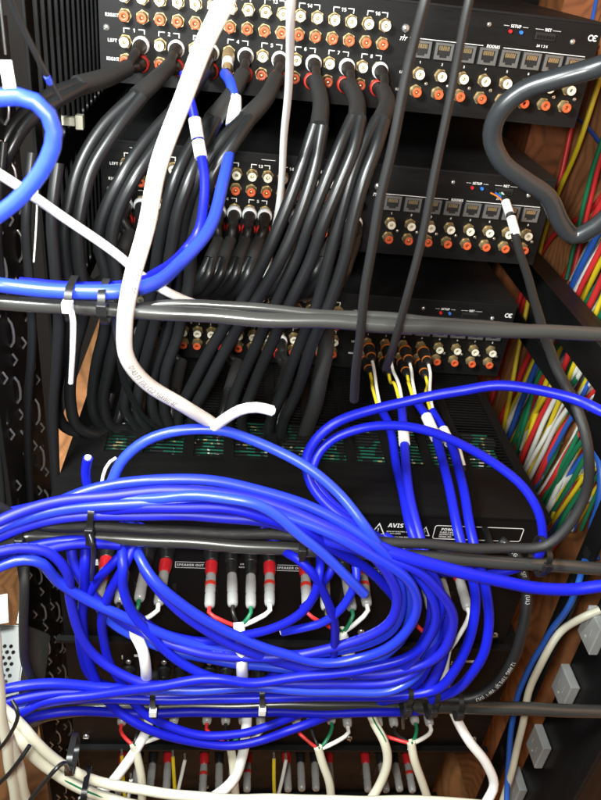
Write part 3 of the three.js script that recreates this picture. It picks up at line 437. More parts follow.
for (const [i, [l, w, n, m]] of bl.entries()) { const g = B(l, w, n, vary(m, i), { twist: rnd() }); if (n.startsWith('bright')) coreEnd(g); }
// right-hand arcs and the cables from the orange plugs
B([[640, 428, 0.3], [601, 411, 0.29], [574, 399, 0.275], [531, 389, 0.26], [495, 386, 0.25], [460, 391, 0.245], [420, 398, 0.24], [373, 409, 0.24], [333, 424, 0.245], [314, 443, 0.25], [307, 461, 0.255], [312, 484, 0.265], [326, 503, 0.275], [350, 522, 0.285], [380, 540, 0.29], [410, 556, 0.3], [430, 590, 0.306], [428, 630, 0.306], [405, 670, 0.306], [385, 692, 0.308]], 11, 'blue cable arching from the right edge over the amplifier, higher of two', M.blue);
B([[420, 566, 0.285], [450, 573, 0.29], [490, 574, 0.29], [520, 567, 0.288], [538, 556, 0.288], [542, 536, 0.285], [538, 512, 0.28], [524, 488, 0.27], [503, 469, 0.26], [479, 453, 0.252], [440, 435, 0.245], [406, 427, 0.242], [366, 428, 0.242], [332, 440, 0.245], [316, 457, 0.252], [312, 476, 0.26], [325, 496, 0.27], [352, 520, 0.28], [390, 545, 0.29], [425, 575, 0.3], [438, 610, 0.302], [430, 655, 0.302], [410, 688, 0.305]], 10, 'blue cable arching under the higher one down to the middle bar at right', M.blue);
B([[300, 522, 0.3], [350, 540, 0.308], [395, 554, 0.315], [420, 562, 0.318], [460, 571, 0.32], [495, 580, 0.32], [530, 587, 0.32], [570, 590, 0.32], [601, 586, 0.322], [640, 580, 0.325]], 14, 'thick blue cable leaving the coil to the right edge below the middle bar', M.blue);
const drops = [
  [[[379, 406, 0.1], [389, 425, 0.13], [397, 468, 0.18], [405, 503, 0.23], [411, 530, 0.26], [420, 558, 0.275], [436, 592, 0.29], [439, 624, 0.3], [431, 657, 0.306], [412, 686, 0.31], [370, 696, 0.311], [300, 693, 0.311], [220, 694, 0.312], [140, 696, 0.313], [60, 692, 0.318], [15, 700, 0.326], [-20, 712, 0.332]], null, 'first'],
  [[[401, 401, 0.11], [403, 425, 0.14], [405, 450, 0.17], [409, 489, 0.22], [418, 533, 0.262], [428, 565, 0.28], [444, 605, 0.298], [447, 640, 0.306], [438, 670, 0.309], [420, 692, 0.309], [385, 700, 0.3], [345, 704, 0.29], [300, 704, 0.288]], [[403.3, 430, 0.146], [404.4, 444, 0.163]], 'second'],
  [[[415, 400, 0.11], [428, 419, 0.135], [437, 441, 0.165], [447, 479, 0.22], [459, 533, 0.272], [466, 562, 0.288], [473, 584, 0.296], [475, 608, 0.304], [470, 640, 0.312], [454, 671, 0.316], [438, 688, 0.315], [410, 694, 0.314], [350, 697, 0.314], [270, 697, 0.315], [180, 700, 0.315], [90, 698, 0.317], [40, 703, 0.322], [0, 722, 0.332], [-20, 734, 0.34]], [[426.5, 416.5, 0.1315], [436, 438, 0.1615]], 'third'],
  [[[432, 411, 0.11], [444.5, 432, 0.14], [454, 452, 0.17], [462, 484, 0.22], [473, 537, 0.272], [479, 565, 0.288], [485, 590, 0.296], [489, 622, 0.304], [484, 652, 0.312], [471, 674, 0.314], [456, 690, 0.312], [430, 700, 0.31]], [[443, 430, 0.137], [449.5, 443, 0.156]], 'fourth'],
];
const WX = [[371, 345], [387.5, 347], [405, 350], [421.5, 352]];
drops.forEach(([l, mk, n], i) => {
  const g = B(l, 10.5, `blue cable spliced to yellow and white wires, ${n} from the left under the orange plugs`, i === 1 ? M.bluePrint : M.blue, { twist: 0.15 });
  if (mk) g.add2('marker_sleeve', mk, 11.5, M.white);
  const [x, y, z] = l[0];
  const u = DEV[2][0] + R0 + DR * i, o = g.curve[0];
  [[-0.0546, M.wWhite, 2], [-0.0692, M.wYellow, -2]].forEach(([v, m, dx]) => {
    const p0 = V(u, DEV[2][1] + v, 0.042 + DEV[2][2]), pl = mesh('rca_plug', latheZ([[0.0056, 0], [0.0062, 0.004], [0.0062, 0.012], [0.005, 0.02], [0.0042, 0.03], [0.002, 0.032]]), i % 2 ? M.boot : M.plugBlack, g);
    pl.position.copy(V(u, DEV[2][1] + v, 0.009).sub(o)); mesh('collar', latheZ([[0.0052, 0.0005], [0.0066, 0.001], [0.0066, 0.0042], [0.0062, 0.0046]]), M.orange, pl); mesh('tail_ring', latheZ([[0.0046, 0.02], [0.0053, 0.0204], [0.005, 0.0222], [0.0042, 0.0226]]), M.orange, pl);
    mesh('wire', tubeGeo([p0, p0.clone().add(new THREE.Vector3(0.001, -0.004, 0.008)), atZ(x - 4 + dx, y - 16, z - 0.02), atZ(x + dx * 0.6, y + 1, z)].map((q) => q.sub(o)), 0.0017, 0.0017, 8), m, g);
  });
});
// --- blue cables hanging between the middle and lowest bars
const low = [
  [[[-20, 556, 0.33], [20, 548, 0.32], [48, 552, 0.316], [67, 572, 0.314], [70, 600, 0.312], [80, 633, 0.312], [97, 657, 0.312], [122, 674, 0.314], [155, 685, 0.316], [230, 683, 0.317], [320, 684, 0.317], [390, 682, 0.316], [420, 668, 0.314], [437, 640, 0.31]], 10.5, 'printed blue cable dropping at far left into the lower bundle', M.bluePrint],
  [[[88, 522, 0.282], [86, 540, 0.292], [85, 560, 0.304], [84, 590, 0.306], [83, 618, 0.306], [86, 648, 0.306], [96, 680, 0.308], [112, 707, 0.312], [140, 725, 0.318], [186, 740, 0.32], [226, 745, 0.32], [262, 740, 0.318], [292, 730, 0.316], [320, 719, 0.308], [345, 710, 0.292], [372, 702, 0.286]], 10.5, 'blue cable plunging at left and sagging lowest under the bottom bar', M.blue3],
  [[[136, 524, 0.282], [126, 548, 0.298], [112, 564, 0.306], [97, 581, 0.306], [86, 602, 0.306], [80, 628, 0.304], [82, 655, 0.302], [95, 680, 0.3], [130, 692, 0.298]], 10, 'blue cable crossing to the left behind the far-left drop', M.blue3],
  [[[142, 524, 0.282], [132, 550, 0.3], [121, 572, 0.31], [110, 592, 0.31], [103, 616, 0.308], [104, 640, 0.306], [110, 662, 0.306], [126, 690, 0.306], [140, 709, 0.312], [167, 726, 0.316], [206, 735, 0.317], [240, 734, 0.317], [270, 725, 0.313], [298, 715, 0.302], [318, 707, 0.289], [335, 700, 0.284]], 10, 'blue cable curving left of the first red plug and under the bottom bar', M.blue],
  [[[123, 522, 0.282], [122, 545, 0.298], [123, 566, 0.313], [124, 588, 0.314], [134, 614, 0.314], [157, 643, 0.315], [187, 666, 0.315], [212, 677, 0.315], [250, 682, 0.314]], 11, 'blue cable slanting from the first white splice into the lower bundle', M.blue],
  [[[262, 528, 0.284], [284, 550, 0.3], [298, 559, 0.314], [311, 572, 0.32], [324, 594, 0.321], [333, 618, 0.321], [335, 645, 0.318], [329, 682, 0.31]], 10, 'blue cable crossing in front of the third plug group, running down', M.blue3],
  [[[324, 524, 0.284], [321, 549, 0.299], [320, 572, 0.318], [316, 592, 0.322], [306, 608, 0.322], [290, 620, 0.322], [264, 631, 0.32], [240, 636, 0.316], [215, 640, 0.31], [190, 640, 0.306], [160, 632, 0.302], [130, 610, 0.3]], 10, 'blue cable curling down and left between the second and third plug groups', M.blue],
  [[[282, 632, 0.318], [302, 628, 0.32], [322, 622, 0.321], [338, 611, 0.321], [349, 598, 0.32], [357, 578, 0.316], [354, 556, 0.302], [350, 532, 0.286]], 9.5, 'short blue cable with a blunt cut end below the third plug group', M.blue],
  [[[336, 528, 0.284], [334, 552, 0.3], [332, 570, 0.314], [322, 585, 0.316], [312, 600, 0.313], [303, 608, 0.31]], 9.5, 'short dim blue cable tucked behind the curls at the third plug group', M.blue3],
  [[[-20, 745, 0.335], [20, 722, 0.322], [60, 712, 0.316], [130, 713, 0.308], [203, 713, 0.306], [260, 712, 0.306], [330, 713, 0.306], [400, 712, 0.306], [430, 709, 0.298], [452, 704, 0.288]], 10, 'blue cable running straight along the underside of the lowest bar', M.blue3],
  [[[-20, 716, 0.335], [20, 708, 0.325], [60, 700, 0.32], [130, 691, 0.319], [200, 690, 0.319], [262, 687, 0.319], [330, 692, 0.319], [390, 690, 0.318], [415, 676, 0.314], [430, 650, 0.31], [436, 618, 0.308], [428, 585, 0.304], [405, 556, 0.296], [380, 538, 0.286]], 11, 'glossy blue cable at the front of the lower bundle', M.blue2],
  [[[-20, 725, 0.335], [15, 716, 0.328], [45, 701, 0.322], [100, 694, 0.32], [160, 686, 0.322], [215, 679, 0.322], [255, 682, 0.322], [310, 676, 0.32], [370, 668, 0.318], [410, 655, 0.316], [433, 632, 0.314], [441, 602, 0.312], [431, 573, 0.306], [408, 552, 0.298], [384, 536, 0.286]], 11, 'blue cable rising out of the lower bundle towards the coil', M.blue],
  [[[-20, 572, 0.325], [15, 560, 0.318], [45, 550, 0.312], [80, 543, 0.306], [120, 545, 0.302]], 12, 'blue cable tucked beneath the middle bar at the left edge', M.blue3],
  [[[-20, 560, 0.32], [20, 549, 0.312], [60, 541, 0.306], [110, 540, 0.3]], 11, 'blue cable behind the middle bar at left, above the tucked one', M.blue],
];
for (const [i, [l, w, n, m]] of low.entries()) { const g = B(l, w * 0.96, n, vary(m, i + 1), { twist: rnd() }); if (n.startsWith('short')) coreEnd(g, false); }
coreEnd(B([[94, 500, 0.28], [88, 486, 0.278], [86, 472, 0.278], [88, 458, 0.28]], 10.5, 'cut blue cable end with pale core standing up beside the plywood', M.blue));
cable('grey_cable', [[101, 490, 0.28], [104, 473, 0.275], [109, 463, 0.27], [116, 458, 0.265]], 3.5, M.greyWhite, 'thin bare grey wire end beside the cut blue cable');

// ---------------------------------------------------------------- speaker cables with their four plugs
const plugGeo = latheZ([[0.0048, 0.024], [0.0054, 0.026], [0.0057, 0.033], [0.0057, 0.043], [0.0053, 0.0435], [0.0053, 0.0455], [0.0057, 0.046], [0.0056, 0.055], [0.0046, 0.0575], [0.002, 0.058]]), colGeo = latheZ([[0.005, 0.01], [0.0064, 0.0105], [0.0068, 0.012], [0.0066, 0.021], [0.0058, 0.024], [0.0052, 0.025]]), bandGeo = latheZ([[0.0058, 0.0335], [0.006, 0.034], [0.006, 0.037], [0.0058, 0.0375]]);
function speaker(amp, g, joint, run, w, mat, label, stripe, mats = [M.wRed, M.wBlack, M.wGreen, M.wWhite], zl = 0) {
  const A = AMPS[amp], base = V(gx(amp, g, 0), SOCK[amp], A.z1), t = thing('speaker_cable', label, 'speaker cable', base), J = joint && pts([joint])[0];
  for (let p = 0; p < 4; p++) {
    const q = mesh('banana_plug', plugGeo, M.plugClear, t); q.position.set(gx(amp, g, p) - gx(amp, g, 0), 0, 0); q.rotation.set(rr(-0.04, 0.1), rr(-0.05, 0.05), 0); q.scale.set(0.78, 0.78, 0.95); const red = p === 0 || p === 3;
    mesh('collar', colGeo, red ? M.plugRed : M.plugBlack, q); if (red && rnd() < 0.45) mesh('band', bandGeo, M.redRing, q);
    mesh('contact', latheZ([[0.0034, 0.026], [0.0036, 0.028], [0.0036, 0.036], [0.0022, 0.038], [0.0022, 0.046], [0.0032, 0.0465], [0.0032, 0.054], [0, 0.0545]], 10), M.nickel, q);
    if (!J || !mats[p]) continue;
    const e = new THREE.Vector3(0, 0, 0.0575).applyEuler(q.rotation).add(q.position), j = J.clone().sub(base), m = e.clone().lerp(j, 0.55).add(new THREE.Vector3(0, 0.002, 0.004));
    mesh('conductor', tubeGeo([e.clone().add(new THREE.Vector3(0, 0, -0.003)), e.clone().add(new THREE.Vector3(0, -0.0005, 0.003)), m, j, j.clone().add(new THREE.Vector3(0, -0.008, 0.0))], p === 3 ? 0.002 : 0.0017, undefined, 8), mats[p], t);
  }
  if (run) {
    const P = pts(run).map((q) => q.sub(base)), r = radius(pts(run), w); mesh('jacket', tubeGeo(P, r, r, 12, 0.3), mat, t);
    if (stripe) { const S = run.map(([x, y, z]) => atZ(x + w * 0.1, y, z).sub(base)), off = ray(run[0][0], run[0][1]).normalize().multiplyScalar(-r * 0.86); mesh('stripe', tubeGeo(S.map((q) => q.clone().add(off)), r * 0.2, undefined, 6), M.wGreen, t); }
  }
  return t;
}
speaker(0, 0, [131, 627, 0.298], [[129, 622, 0.298], [134, 632, 0.305], [142, 648, 0.315], [146, 668, 0.317], [148, 700, 0.291], [148, 724, 0.3], [138, 746, 0.31], [123, 769, 0.32], [106, 788, 0.33], [80, 802, 0.34]], 10.5, M.white, 'white speaker cable, leftmost of four on the upper amplifier', false);
speaker(0, 1, [239, 628, 0.298], [[239, 622, 0.298], [240, 640, 0.308], [242, 664, 0.316], [245, 700, 0.291], [246, 722, 0.3], [243, 753, 0.312], [234, 780, 0.322], [212, 798, 0.33], [180, 812, 0.335]], 11, M.white, 'white speaker cable below the clear plugs left of centre, upper amplifier', false);
{
  const s = speaker(0, 2, [342, 634, 0.298], [[341, 630, 0.298], [345, 644, 0.3], [352, 664, 0.302], [360, 684, 0.302], [367, 704, 0.292], [373, 720, 0.3], [384, 740, 0.31], [387, 760, 0.316], [380, 784, 0.322], [366, 806, 0.33]], 9.5, M.cream, 'green-striped speaker cable from the third plug group, wrapped in white tape', true);
  for (const [a, b] of [[[340.5, 635, 0.302], [345, 645, 0.304]], [[346.5, 650, 0.305], [350.5, 660, 0.306]], [[352, 665, 0.307], [355, 673, 0.307]], [[357, 678, 0.308], [360, 685, 0.308]]]) mesh('tape_wrap', tubeGeo([atZ(...a), atZ(...b)].map((q) => q.sub(s.position)), 0.0056, undefined, 10), M.paper, s);
}
speaker(0, 3, [445, 656, 0.298], [[446, 650, 0.298], [444, 664, 0.299], [444, 684, 0.298], [449, 702, 0.292], [457, 720, 0.3], [470, 741, 0.31], [486, 764, 0.318], [494, 786, 0.325], [484, 806, 0.335]], 10, M.white, 'white speaker cable, rightmost of four on the upper amplifier', false, [M.wRed, null, null, M.wWhite]);
const lowSp = [[0, [134, 746, 0.31], [[134, 744, 0.31], [138, 760, 0.315], [141, 780, 0.32], [142, 812, 0.325]], 'leftmost'], [1, [230, 746, 0.31], [[230, 744, 0.31], [233, 764, 0.315], [235, 784, 0.32], [237, 812, 0.325]], 'second from left'], [2, [319, 750, 0.31], [[318, 747, 0.31], [323, 764, 0.315], [329, 784, 0.32], [334, 812, 0.325]], 'third from left'], [3, [411, 744, 0.31], [[411, 742, 0.31], [414, 758, 0.315], [421, 780, 0.32], [430, 806, 0.325]], 'rightmost']];
for (const [g, j, run, n] of lowSp) speaker(1, g, j, run, 8.5, M.cream, `cream speaker cable with green stripe, ${n} on the amplifier above the bottom one`, true);
for (let g = 0; g < 4; g++) speaker(2, g, null, null, 0, null, `group of four red and clear plugs on the bottom amplifier, ${['leftmost', 'second from left', 'third from left', 'rightmost'][g]}`, false);
for (const [l, m, n] of [[[[122, 756, 0.26], [123, 775, 0.27], [126, 806, 0.28]], M.wYellow, 'yellow bare-ended wire at the bottom, leftmost of three'], [[[173, 757, 0.26], [174, 775, 0.27], [176, 806, 0.28]], M.wYellow, 'yellow bare-ended wire at the bottom, beside the leaning white one'], [[[274, 759, 0.26], [274, 780, 0.27], [275, 806, 0.28]], M.wYellow, 'yellow bare-ended wire at the bottom, near the picture centre'], [[[185, 760, 0.262], [181, 778, 0.272], [176, 800, 0.282]], M.wWhite, 'white bare-ended wire leaning on a yellow one at the bottom left'], [[[286, 760, 0.262], [282, 780, 0.272], [276, 804, 0.282]], M.wWhite, 'white bare-ended wire at the bottom, near the picture centre'], [[[131, 780, 0.285], [129, 795, 0.287], [128, 806, 0.29]], M.wWhite, 'short white wire at bottom left beside the leftmost yellow one']]) {
  const g = cable('loose_wire', l, 3.6, m, n, { cat: 'wire' }); const [x, y, z] = l[0]; g.add2('bare_tip', [[x - 0.3, y - 7, z - 0.004], [x, y + 1, z]], 2.2, M.nickel);
}
// cream cables along the bottom left
const creamRuns = [
  [[[-40, 672, 0.35], [-8, 698, 0.352], [18, 722, 0.356], [40, 746, 0.36], [70, 769, 0.36], [110, 784, 0.36], [160, 793, 0.36], [230, 798, 0.36], [320, 800, 0.36], [430, 801, 0.36], [500, 806, 0.36]], 10, 'cream cable curving along the bottom edge, uppermost of its bundle', 0],
  [[[-40, 690, 0.352], [-6, 714, 0.356], [20, 738, 0.36], [42, 763, 0.362], [72, 784, 0.362], [110, 799, 0.362], [160, 808, 0.362], [240, 814, 0.362]], 11, 'cream cable with green stripe in the middle of the bottom left bundle', 1],
  [[[-16, 590, 0.38], [-5, 640, 0.38], [-1, 690, 0.38], [6, 740, 0.38], [14, 790, 0.38], [18, 820, 0.38]], 11, 'cream cable running down the lower left picture edge', 0],
  [[[8, 735, 0.375], [18, 765, 0.375], [26, 800, 0.375], [30, 825, 0.375]], 11, 'cream cable with green stripe at the lower left corner', 1],
];
for (const [l, w, n, s] of creamRuns) { const g = cable('cream_cable', l, w, M.cream, n); if (s) { const P = pts(l), off = ray(l[0][0], l[0][1]).normalize().multiplyScalar(-g.r0 * 0.88); mesh('stripe', tubeGeo(pts(l).map((p) => p.add(off).sub(P[0])), g.r0 * 0.18, undefined, 6), M.wGreen, g); } }
cable('black_cable', [[-10, 640 + 120, 0.4], [10, 735, 0.4], [18, 712, 0.4], [12, 700, 0.395]], 4, M.blackCable, 'thin black cord looping at the lower left corner');
cable('black_cable', [[-8, 790, 0.4], [8, 775, 0.4], [22, 757, 0.4], [30, 745, 0.395]], 4.5, M.blackCable, 'black tie tail lying over the cream cables at lower left');

// ---------------------------------------------------------------- loose wire bundle on the plywood at right
{
  const wires = [
    ['Red', [[575, 110], [556, 190], [543, 216], [519, 300], [497, 380], [480, 440]], 6], ['Red', [[610, 185], [588, 212], [560, 230], [540, 255], [515, 330]], 6], ['Yellow', [[606, 60], [580, 140], [551, 212], [528, 300], [511, 390], [503, 430]], 6],
    ['Red', [[640, 60], [600, 160], [583, 230], [567, 300], [550, 350]], 7], ['Green', [[620, 90], [592, 170], [578, 230], [566, 280]], 6], ['White', [[660, 150], [601, 245], [571, 302], [527, 386], [500, 440]], 9],
    ['Grey', [[668, 160], [600, 290], [560, 350], [526, 398], [503, 442]], 6], ['Green', [[670, 170], [575, 320], [537, 380], [524, 425], [513, 462]], 6], ['Yellow', [[650, 190], [601, 262], [575, 315], [545, 385], [531, 430], [516, 470]], 7],
    ['Grey', [[690, 180], [600, 310], [541, 395], [521, 450]], 7], ['Red', [[690, 200], [600, 330], [551, 393], [530, 445], [517, 470]], 6.5], ['White', [[696, 200], [606, 330], [556, 398], [536, 440], [524, 470]], 7],
    ['Yellow', [[662, 245], [601, 320], [552, 402], [537, 450], [521, 482]], 7.5], ['Blue', [[660, 225], [601, 305], [588, 335], [575, 360]], 8], ['Red', [[705, 220], [610, 350], [563, 412], [540, 455], [518, 484]], 7], ['White', [[712, 235], [615, 355], [562, 416], [540, 458], [524, 490]], 6.5],
    ['Green', [[706, 250], [620, 350], [563, 424], [547, 462], [531, 500]], 6], ['Red', [[716, 250], [620, 365], [566, 422], [542, 470], [528, 498]], 6.5], ['Grey', [[716, 265], [625, 370], [562, 432], [541, 478]], 5], ['Red', [[726, 280], [625, 385], [575, 440], [553, 478], [535, 505]], 7], ['Green', [[726, 300], [620, 400], [577, 448], [556, 485], [538, 520]], 7],
    ['Blue', [[730, 310], [620, 410], [579, 450], [553, 490], [532, 525]], 8], ['Blue', [[735, 320], [625, 420], [580, 460], [556, 502], [535, 540]], 9], ['White', [[650, 425], [590, 468], [563, 485], [549, 508], [538, 530]], 8], ['Blue', [[740, 330], [625, 435], [578, 480], [557, 520], [535, 552]], 9], ['Green', [[740, 340], [630, 450], [577, 496], [556, 532], [540, 560]], 7],
    ['Yellow', [[690, 400], [610, 460], [562, 492], [550, 520], [530, 545]], 5], ['Red', [[740, 360], [640, 450], [585, 500], [562, 535], [545, 560]], 6], ['Blue', [[590, 480], [560, 515], [532, 522], [520, 548]], 7], ['Yellow', [[580, 490], [550, 515], [536, 527], [522, 552]], 6], ['Grey', [[750, 380], [640, 470], [570, 515], [545, 560]], 6],
    ['Blue', [[600, -20], [590, 30], [583, 60], [575, 110], [590, 130], [612, 160]], 5], ['Green', [[680, 215], [604, 310], [588, 345], [580, 372], [560, 400]], 7], ['Red', [[690, 235], [612, 335], [595, 365], [575, 395]], 7], ['White', [[700, 250], [615, 350], [597, 380], [580, 402]], 6],
  ];
  const hues = ['Red', 'Yellow', 'White', 'Blue', 'Green', 'Yellow', 'Red', 'Blue', 'White', 'Yellow', 'Green'];
  for (let k = 0; k < 42; k++) {      // the denser rest of the fan, lying behind and to the right
    const x = 508 + k * 4.2 + rr(-4, 4), sl = rr(0.4, 0.62), bow = rr(-8, 8);
    wires.push([hues[k % 11], [[x + 240 * sl + 14, 150], [x + 130 * sl, 270], [x + bow * 0.4, 400], [x - 60 * sl + bow, 460], [x - 130 * sl, 530], [x - 190 * sl, 590]].filter((p) => p[1] < 560), rr(5.5, 8)]);
  }
  const ord = ['first', 'second', 'third', 'fourth', 'fifth', 'sixth', 'seventh', 'eighth', 'ninth', 'tenth', 'eleventh', 'twelfth', 'thirteenth', 'fourteenth', 'fifteenth', 'sixteenth', 'seventeenth', 'eighteenth', 'nineteenth', 'twentieth', 'twenty-first', 'twenty-second'], tally = {};
  const xAt = (l) => { let b = l[0]; for (const p of l) if (Math.abs(p[1] - 390) < Math.abs(b[1] - 390)) b = p; return b[0] + (b[1] - 390) * 0.5; };
  [...wires].sort((a, b) => xAt(a[1]) - xAt(b[1])).forEach(([c, l, w], i) => {
    const k = tally[c] = (tally[c] ?? -1) + 1, X = 0.315 + 0.03 * rnd(), P = l.map(([x, y], j) => atX(x, y, Math.min(0.36, X + 0.005 * Math.sin(j * 2 + i))));
    const g = thing('bundle_wire', `${c.toLowerCase()} wire in the loose bundle against the plywood, ${ord[k]} ${c.toLowerCase()} from the left`, 'wire', P[0], `${c.toLowerCase()} wires in the loose bundle`);
    mesh('jacket', tubeGeo(P.map((p) => p.clone().sub(P[0])), radius(P, w) * 0.8, undefined, 9), M['w' + c], g);
  });
  // blue and pale cables beside the power strip
  const c1 = [[585, 560], [572, 600], [545, 640], [524, 680], [512, 720], [508, 770], [506, 820]].map(([x, y], i) => atX(x, y, 0.246 - i * 0.003));
  let g = thing('slim_blue_cable', 'slim darker blue cable running down beside the power strip', 'cable', c1[0]); mesh('jacket', tubeGeo(c1.map((p) => p.clone().sub(c1[0])), radius(c1, 6), undefined, 10), M.wBlue, g);
  const c2 = [[600, 610], [583, 617], [562, 630], [545, 655], [530, 690], [521, 730], [513, 765], [500, 810]].map(([x, y], i) => atX(x, y, Math.max(0.232, 0.276 - i * 0.014)));
  g = thing('cream_cable', 'cream cord plugged into the uppermost outlet of the power strip', 'cable', c2[0]); mesh('jacket', tubeGeo(c2.map((p) => p.clone().sub(c2[0])), radius(c2, 7.5), undefined, 10), M.cream, g);
  const c3 = [[592, 440], [601, 470], [600, 500], [592, 530], [596, 560]].map(([x, y]) => atX(x, y, 0.3));
  g = thing('slim_blue_cable', 'short stretch of blue cable behind the rail at the right edge', 'cable', c3[0]); mesh('jacket', tubeGeo(c3.map((p) => p.clone().sub(c3[0])), radius(c3, 8), undefined, 10), M.wBlue, g);
  // crumpled copper foil scraps on the wall
  for (const [x, y, s, n] of [[559, 438, 1, 'small crumpled copper-coloured scrap among the coloured wires'], [585, 50, 1.4, 'crumpled copper-coloured scrap at the right edge beside the top controller']]) {
    const p = atX(x, y, 0.352), ge = new THREE.IcosahedronGeometry(0.011 * s, 2), a = ge.attributes.position, key = {}; for (let i = 0; i < a.count; i++) { const k = [a.getX(i), a.getY(i), a.getZ(i)].map((q) => q.toFixed(4)).join(); const f = key[k] ??= rr(0.5, 1.3); a.setXYZ(i, a.getX(i) * f * 0.6, a.getY(i) * f, a.getZ(i) * f * 1.3); } ge.computeVertexNormals();
    const m = tag(mesh('foil_scrap', ge, M.copper), n, 'scrap'); m.position.copy(p);
  }
}

// ---------------------------------------------------------------- cable ties
function tie(x, y, z, up, down, label, tail, white) {
  const c = atZ(x, y, z), hu = sizeAt(c, up), hd = sizeAt(c, down), d = 0.0125, t = thing('cable_tie', label, 'cable tie', c);
  const path = (o) => { const s = new THREE.Shape(), r = 0.006 + o; s.moveTo(-d - o, -hd); s.absarc(-d - o + r, -hd - o + r, r, Math.PI, Math.PI * 1.5); s.absarc(d + o - r, -hd - o + r, r, Math.PI * 1.5, Math.PI * 2); s.absarc(d + o - r, hu + o - r, r, 0, Math.PI / 2); s.absarc(-d - o + r, hu + o - r, r, Math.PI / 2, Math.PI); return s; };
  const s = path(0.0012); s.holes.push(new THREE.Path(path(0).getPoints(6).reverse()));
  const g = new THREE.ExtrudeGeometry(s, { depth: 0.0042, bevelEnabled: false, curveSegments: 6 }).translate(0, 0, -0.0021).rotateY(-Math.PI / 2);
  mesh('strap', g, M.tie, t).rotation.z = rr(-0.1, 0.1);
  mesh('head', box(-0.003, 0.003, -0.0035, 0.0035, d - 0.001, d + 0.0042, 0.0008), white ? M.tieWhite : M.tie, t);
  if (tail) { const P = tail.map((q) => atZ(...q).sub(c)); mesh('tail', tubeGeo([new THREE.Vector3(0, 0, d + 0.002), ...P], 0.0018, 0.0014, 6), white ? M.tieWhite : M.tie, t); }
}
tie(73, 296, 0.302, 14, 20, 'cable tie with long pale tail on the uppermost bar at left', [[73, 316, 0.33], [73, 345, 0.334], [71, 383, 0.33]], true);
tie(106, 299, 0.302, 14, 20, 'black cable tie round the blue cable, second along the uppermost bar');
tie(25, 528, 0.302, 14, 16, 'black cable tie nearest the left edge on the middle bar');
tie(93, 518, 0.304, 26, 24, 'tall black cable tie round the blue coil on the middle bar', [[93, 545, 0.325], [92, 580, 0.31]]);
tie(301, 538, 0.306, 24, 18, 'black cable tie at the centre of the middle bar', [[299, 554, 0.322]]);
tie(541, 554, 0.3, 12, 18, 'black cable tie at the right end of the middle bar');
tie(155, 697, 0.308, 24, 16, 'black cable tie with bright head on the lowest bar, leftmost', null, true);
tie(262, 696, 0.308, 24, 16, 'black cable tie near the centre of the lowest bar', null, true);
tie(405, 696, 0.306, 22, 18, 'black cable tie right of centre on the lowest bar, first of three close together', [[404, 716, 0.322], [403, 728, 0.316]]);
tie(430, 698, 0.306, 20, 16, 'black cable tie right of centre on the lowest bar, middle of three close together');
tie(456, 701, 0.304, 16, 14, 'black cable tie right of centre on the lowest bar, last of three close together');
tie(73, 752, 0.366, 10, 16, 'black cable tie round the cream cables at the lower left', [[60, 765, 0.4], [30, 800, 0.41]]);
tie(86, 786, 0.364, 12, 14, 'black cable tie at the bottom edge round the cream cables');

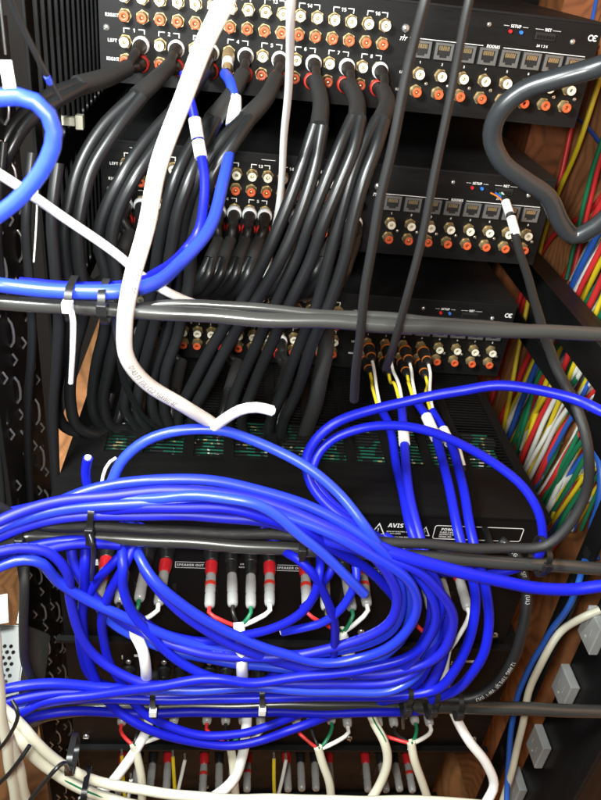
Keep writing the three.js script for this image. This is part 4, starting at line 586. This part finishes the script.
// ---------------------------------------------------------------- small things at the left
{
  const vent = thing('perforated_case', 'grey perforated metal case low at the left edge', 'case', atZ(27, 627, 0.25)), s = new THREE.Shape([[-0.16, -0.09], [0, -0.09], [0, 0], [-0.16, 0]].map((p) => new THREE.Vector2(...p)));
  for (let i = 0; i < 14; i++) for (let j = 0; j < 15; j++) { const p = new THREE.Path(); p.absarc(-0.078 + i * 0.0052 + (j % 2) * 0.0026, -0.082 + j * 0.0047, 0.0017, 0, Math.PI * 2); s.holes.push(p); }
  mesh('front', new THREE.ExtrudeGeometry(s, { depth: 0.0015, bevelEnabled: false, curveSegments: 4 }), M.greyCase, vent);
  vent.rotation.x = -0.95; mesh('body', [box(-0.16, 0, 0.0004, 0.0014, -0.1, 0.0015), box(0.0004, 0.0014, -0.09, 0, -0.1, 0.0015), box(-0.16, 0, -0.09, 0, -0.1, -0.099)], M.greyCase, vent);
  const t = atZ(2, 609, 0.25);
  const p = tag(mesh('paper_sheet', box(-0.05, 0.005, -0.0005, 0.0005, -0.012, 0.012), M.paper), 'white paper slip lying on the grey case at the left edge', 'paper'); p.position.copy(t); p.rotation.set(0.6, 0.2, 0);
  const q = tag(mesh('paper_sheet', box(-0.003, 0.003, -0.0005, 0.0005, -0.006, 0.006), M.paper), 'tiny white paper corner right of the larger slip at left', 'paper'); q.position.copy(atZ(22, 616, 0.26)); q.rotation.x = 0.6;
  const tg = thing('hang_tag', 'white label tag on a hanging black cable at the upper left edge', 'tag', atZ(8, 75, 0.3)); mesh('tag', box(-0.003, 0.003, -0.0065, 0.0065, -0.0005, 0.0005), M.paper, tg).rotation.z = 0.08; mesh('string', tubeGeo([new THREE.Vector3(0, 0.009, 0), new THREE.Vector3(-0.003, 0.05, -0.01)], 0.0008, undefined, 6), M.tie, tg);
  const br = tag(mesh('wall_bracket', [box(-0.016, 0.004, -0.003, 0.003, -0.003, 0.003, 0.0006), box(0.0045, 0.01, -0.005, 0.005, -0.0035, 0.0035, 0.0006)], M.cream), 'pale small bracket behind the tight blue loop', 'bracket'); br.position.copy(atZ(70, 121, -0.05)); br.scale.setScalar(1.3);
  cable('tie_tail', [[38, 185, 0.2], [36.5, 225, 0.205], [34, 262, 0.21]], 1.8, M.tieWhite, 'thin white tie tail hanging under the grey-white cable at left', { cat: 'cable tie' });
  const hang = [[2, 40], [30, 75], [56, 110]];
  hang.forEach(([x, d], i) => cable('black_cable', [[x + 2, 130 + d * 0.3, 0.19], [x - 4, 220, 0.2], [x + 3, 330, 0.2], [x - 3, 430, 0.2], [x + 6, 560, 0.2]], 7 + (i % 3) * 2, M.blackCable, `black cable hanging in the dark left side, ${['first', 'second', 'third', 'fourth', 'fifth', 'sixth'][i]} from the picture edge`));
}

renderer.render(scene, camera);
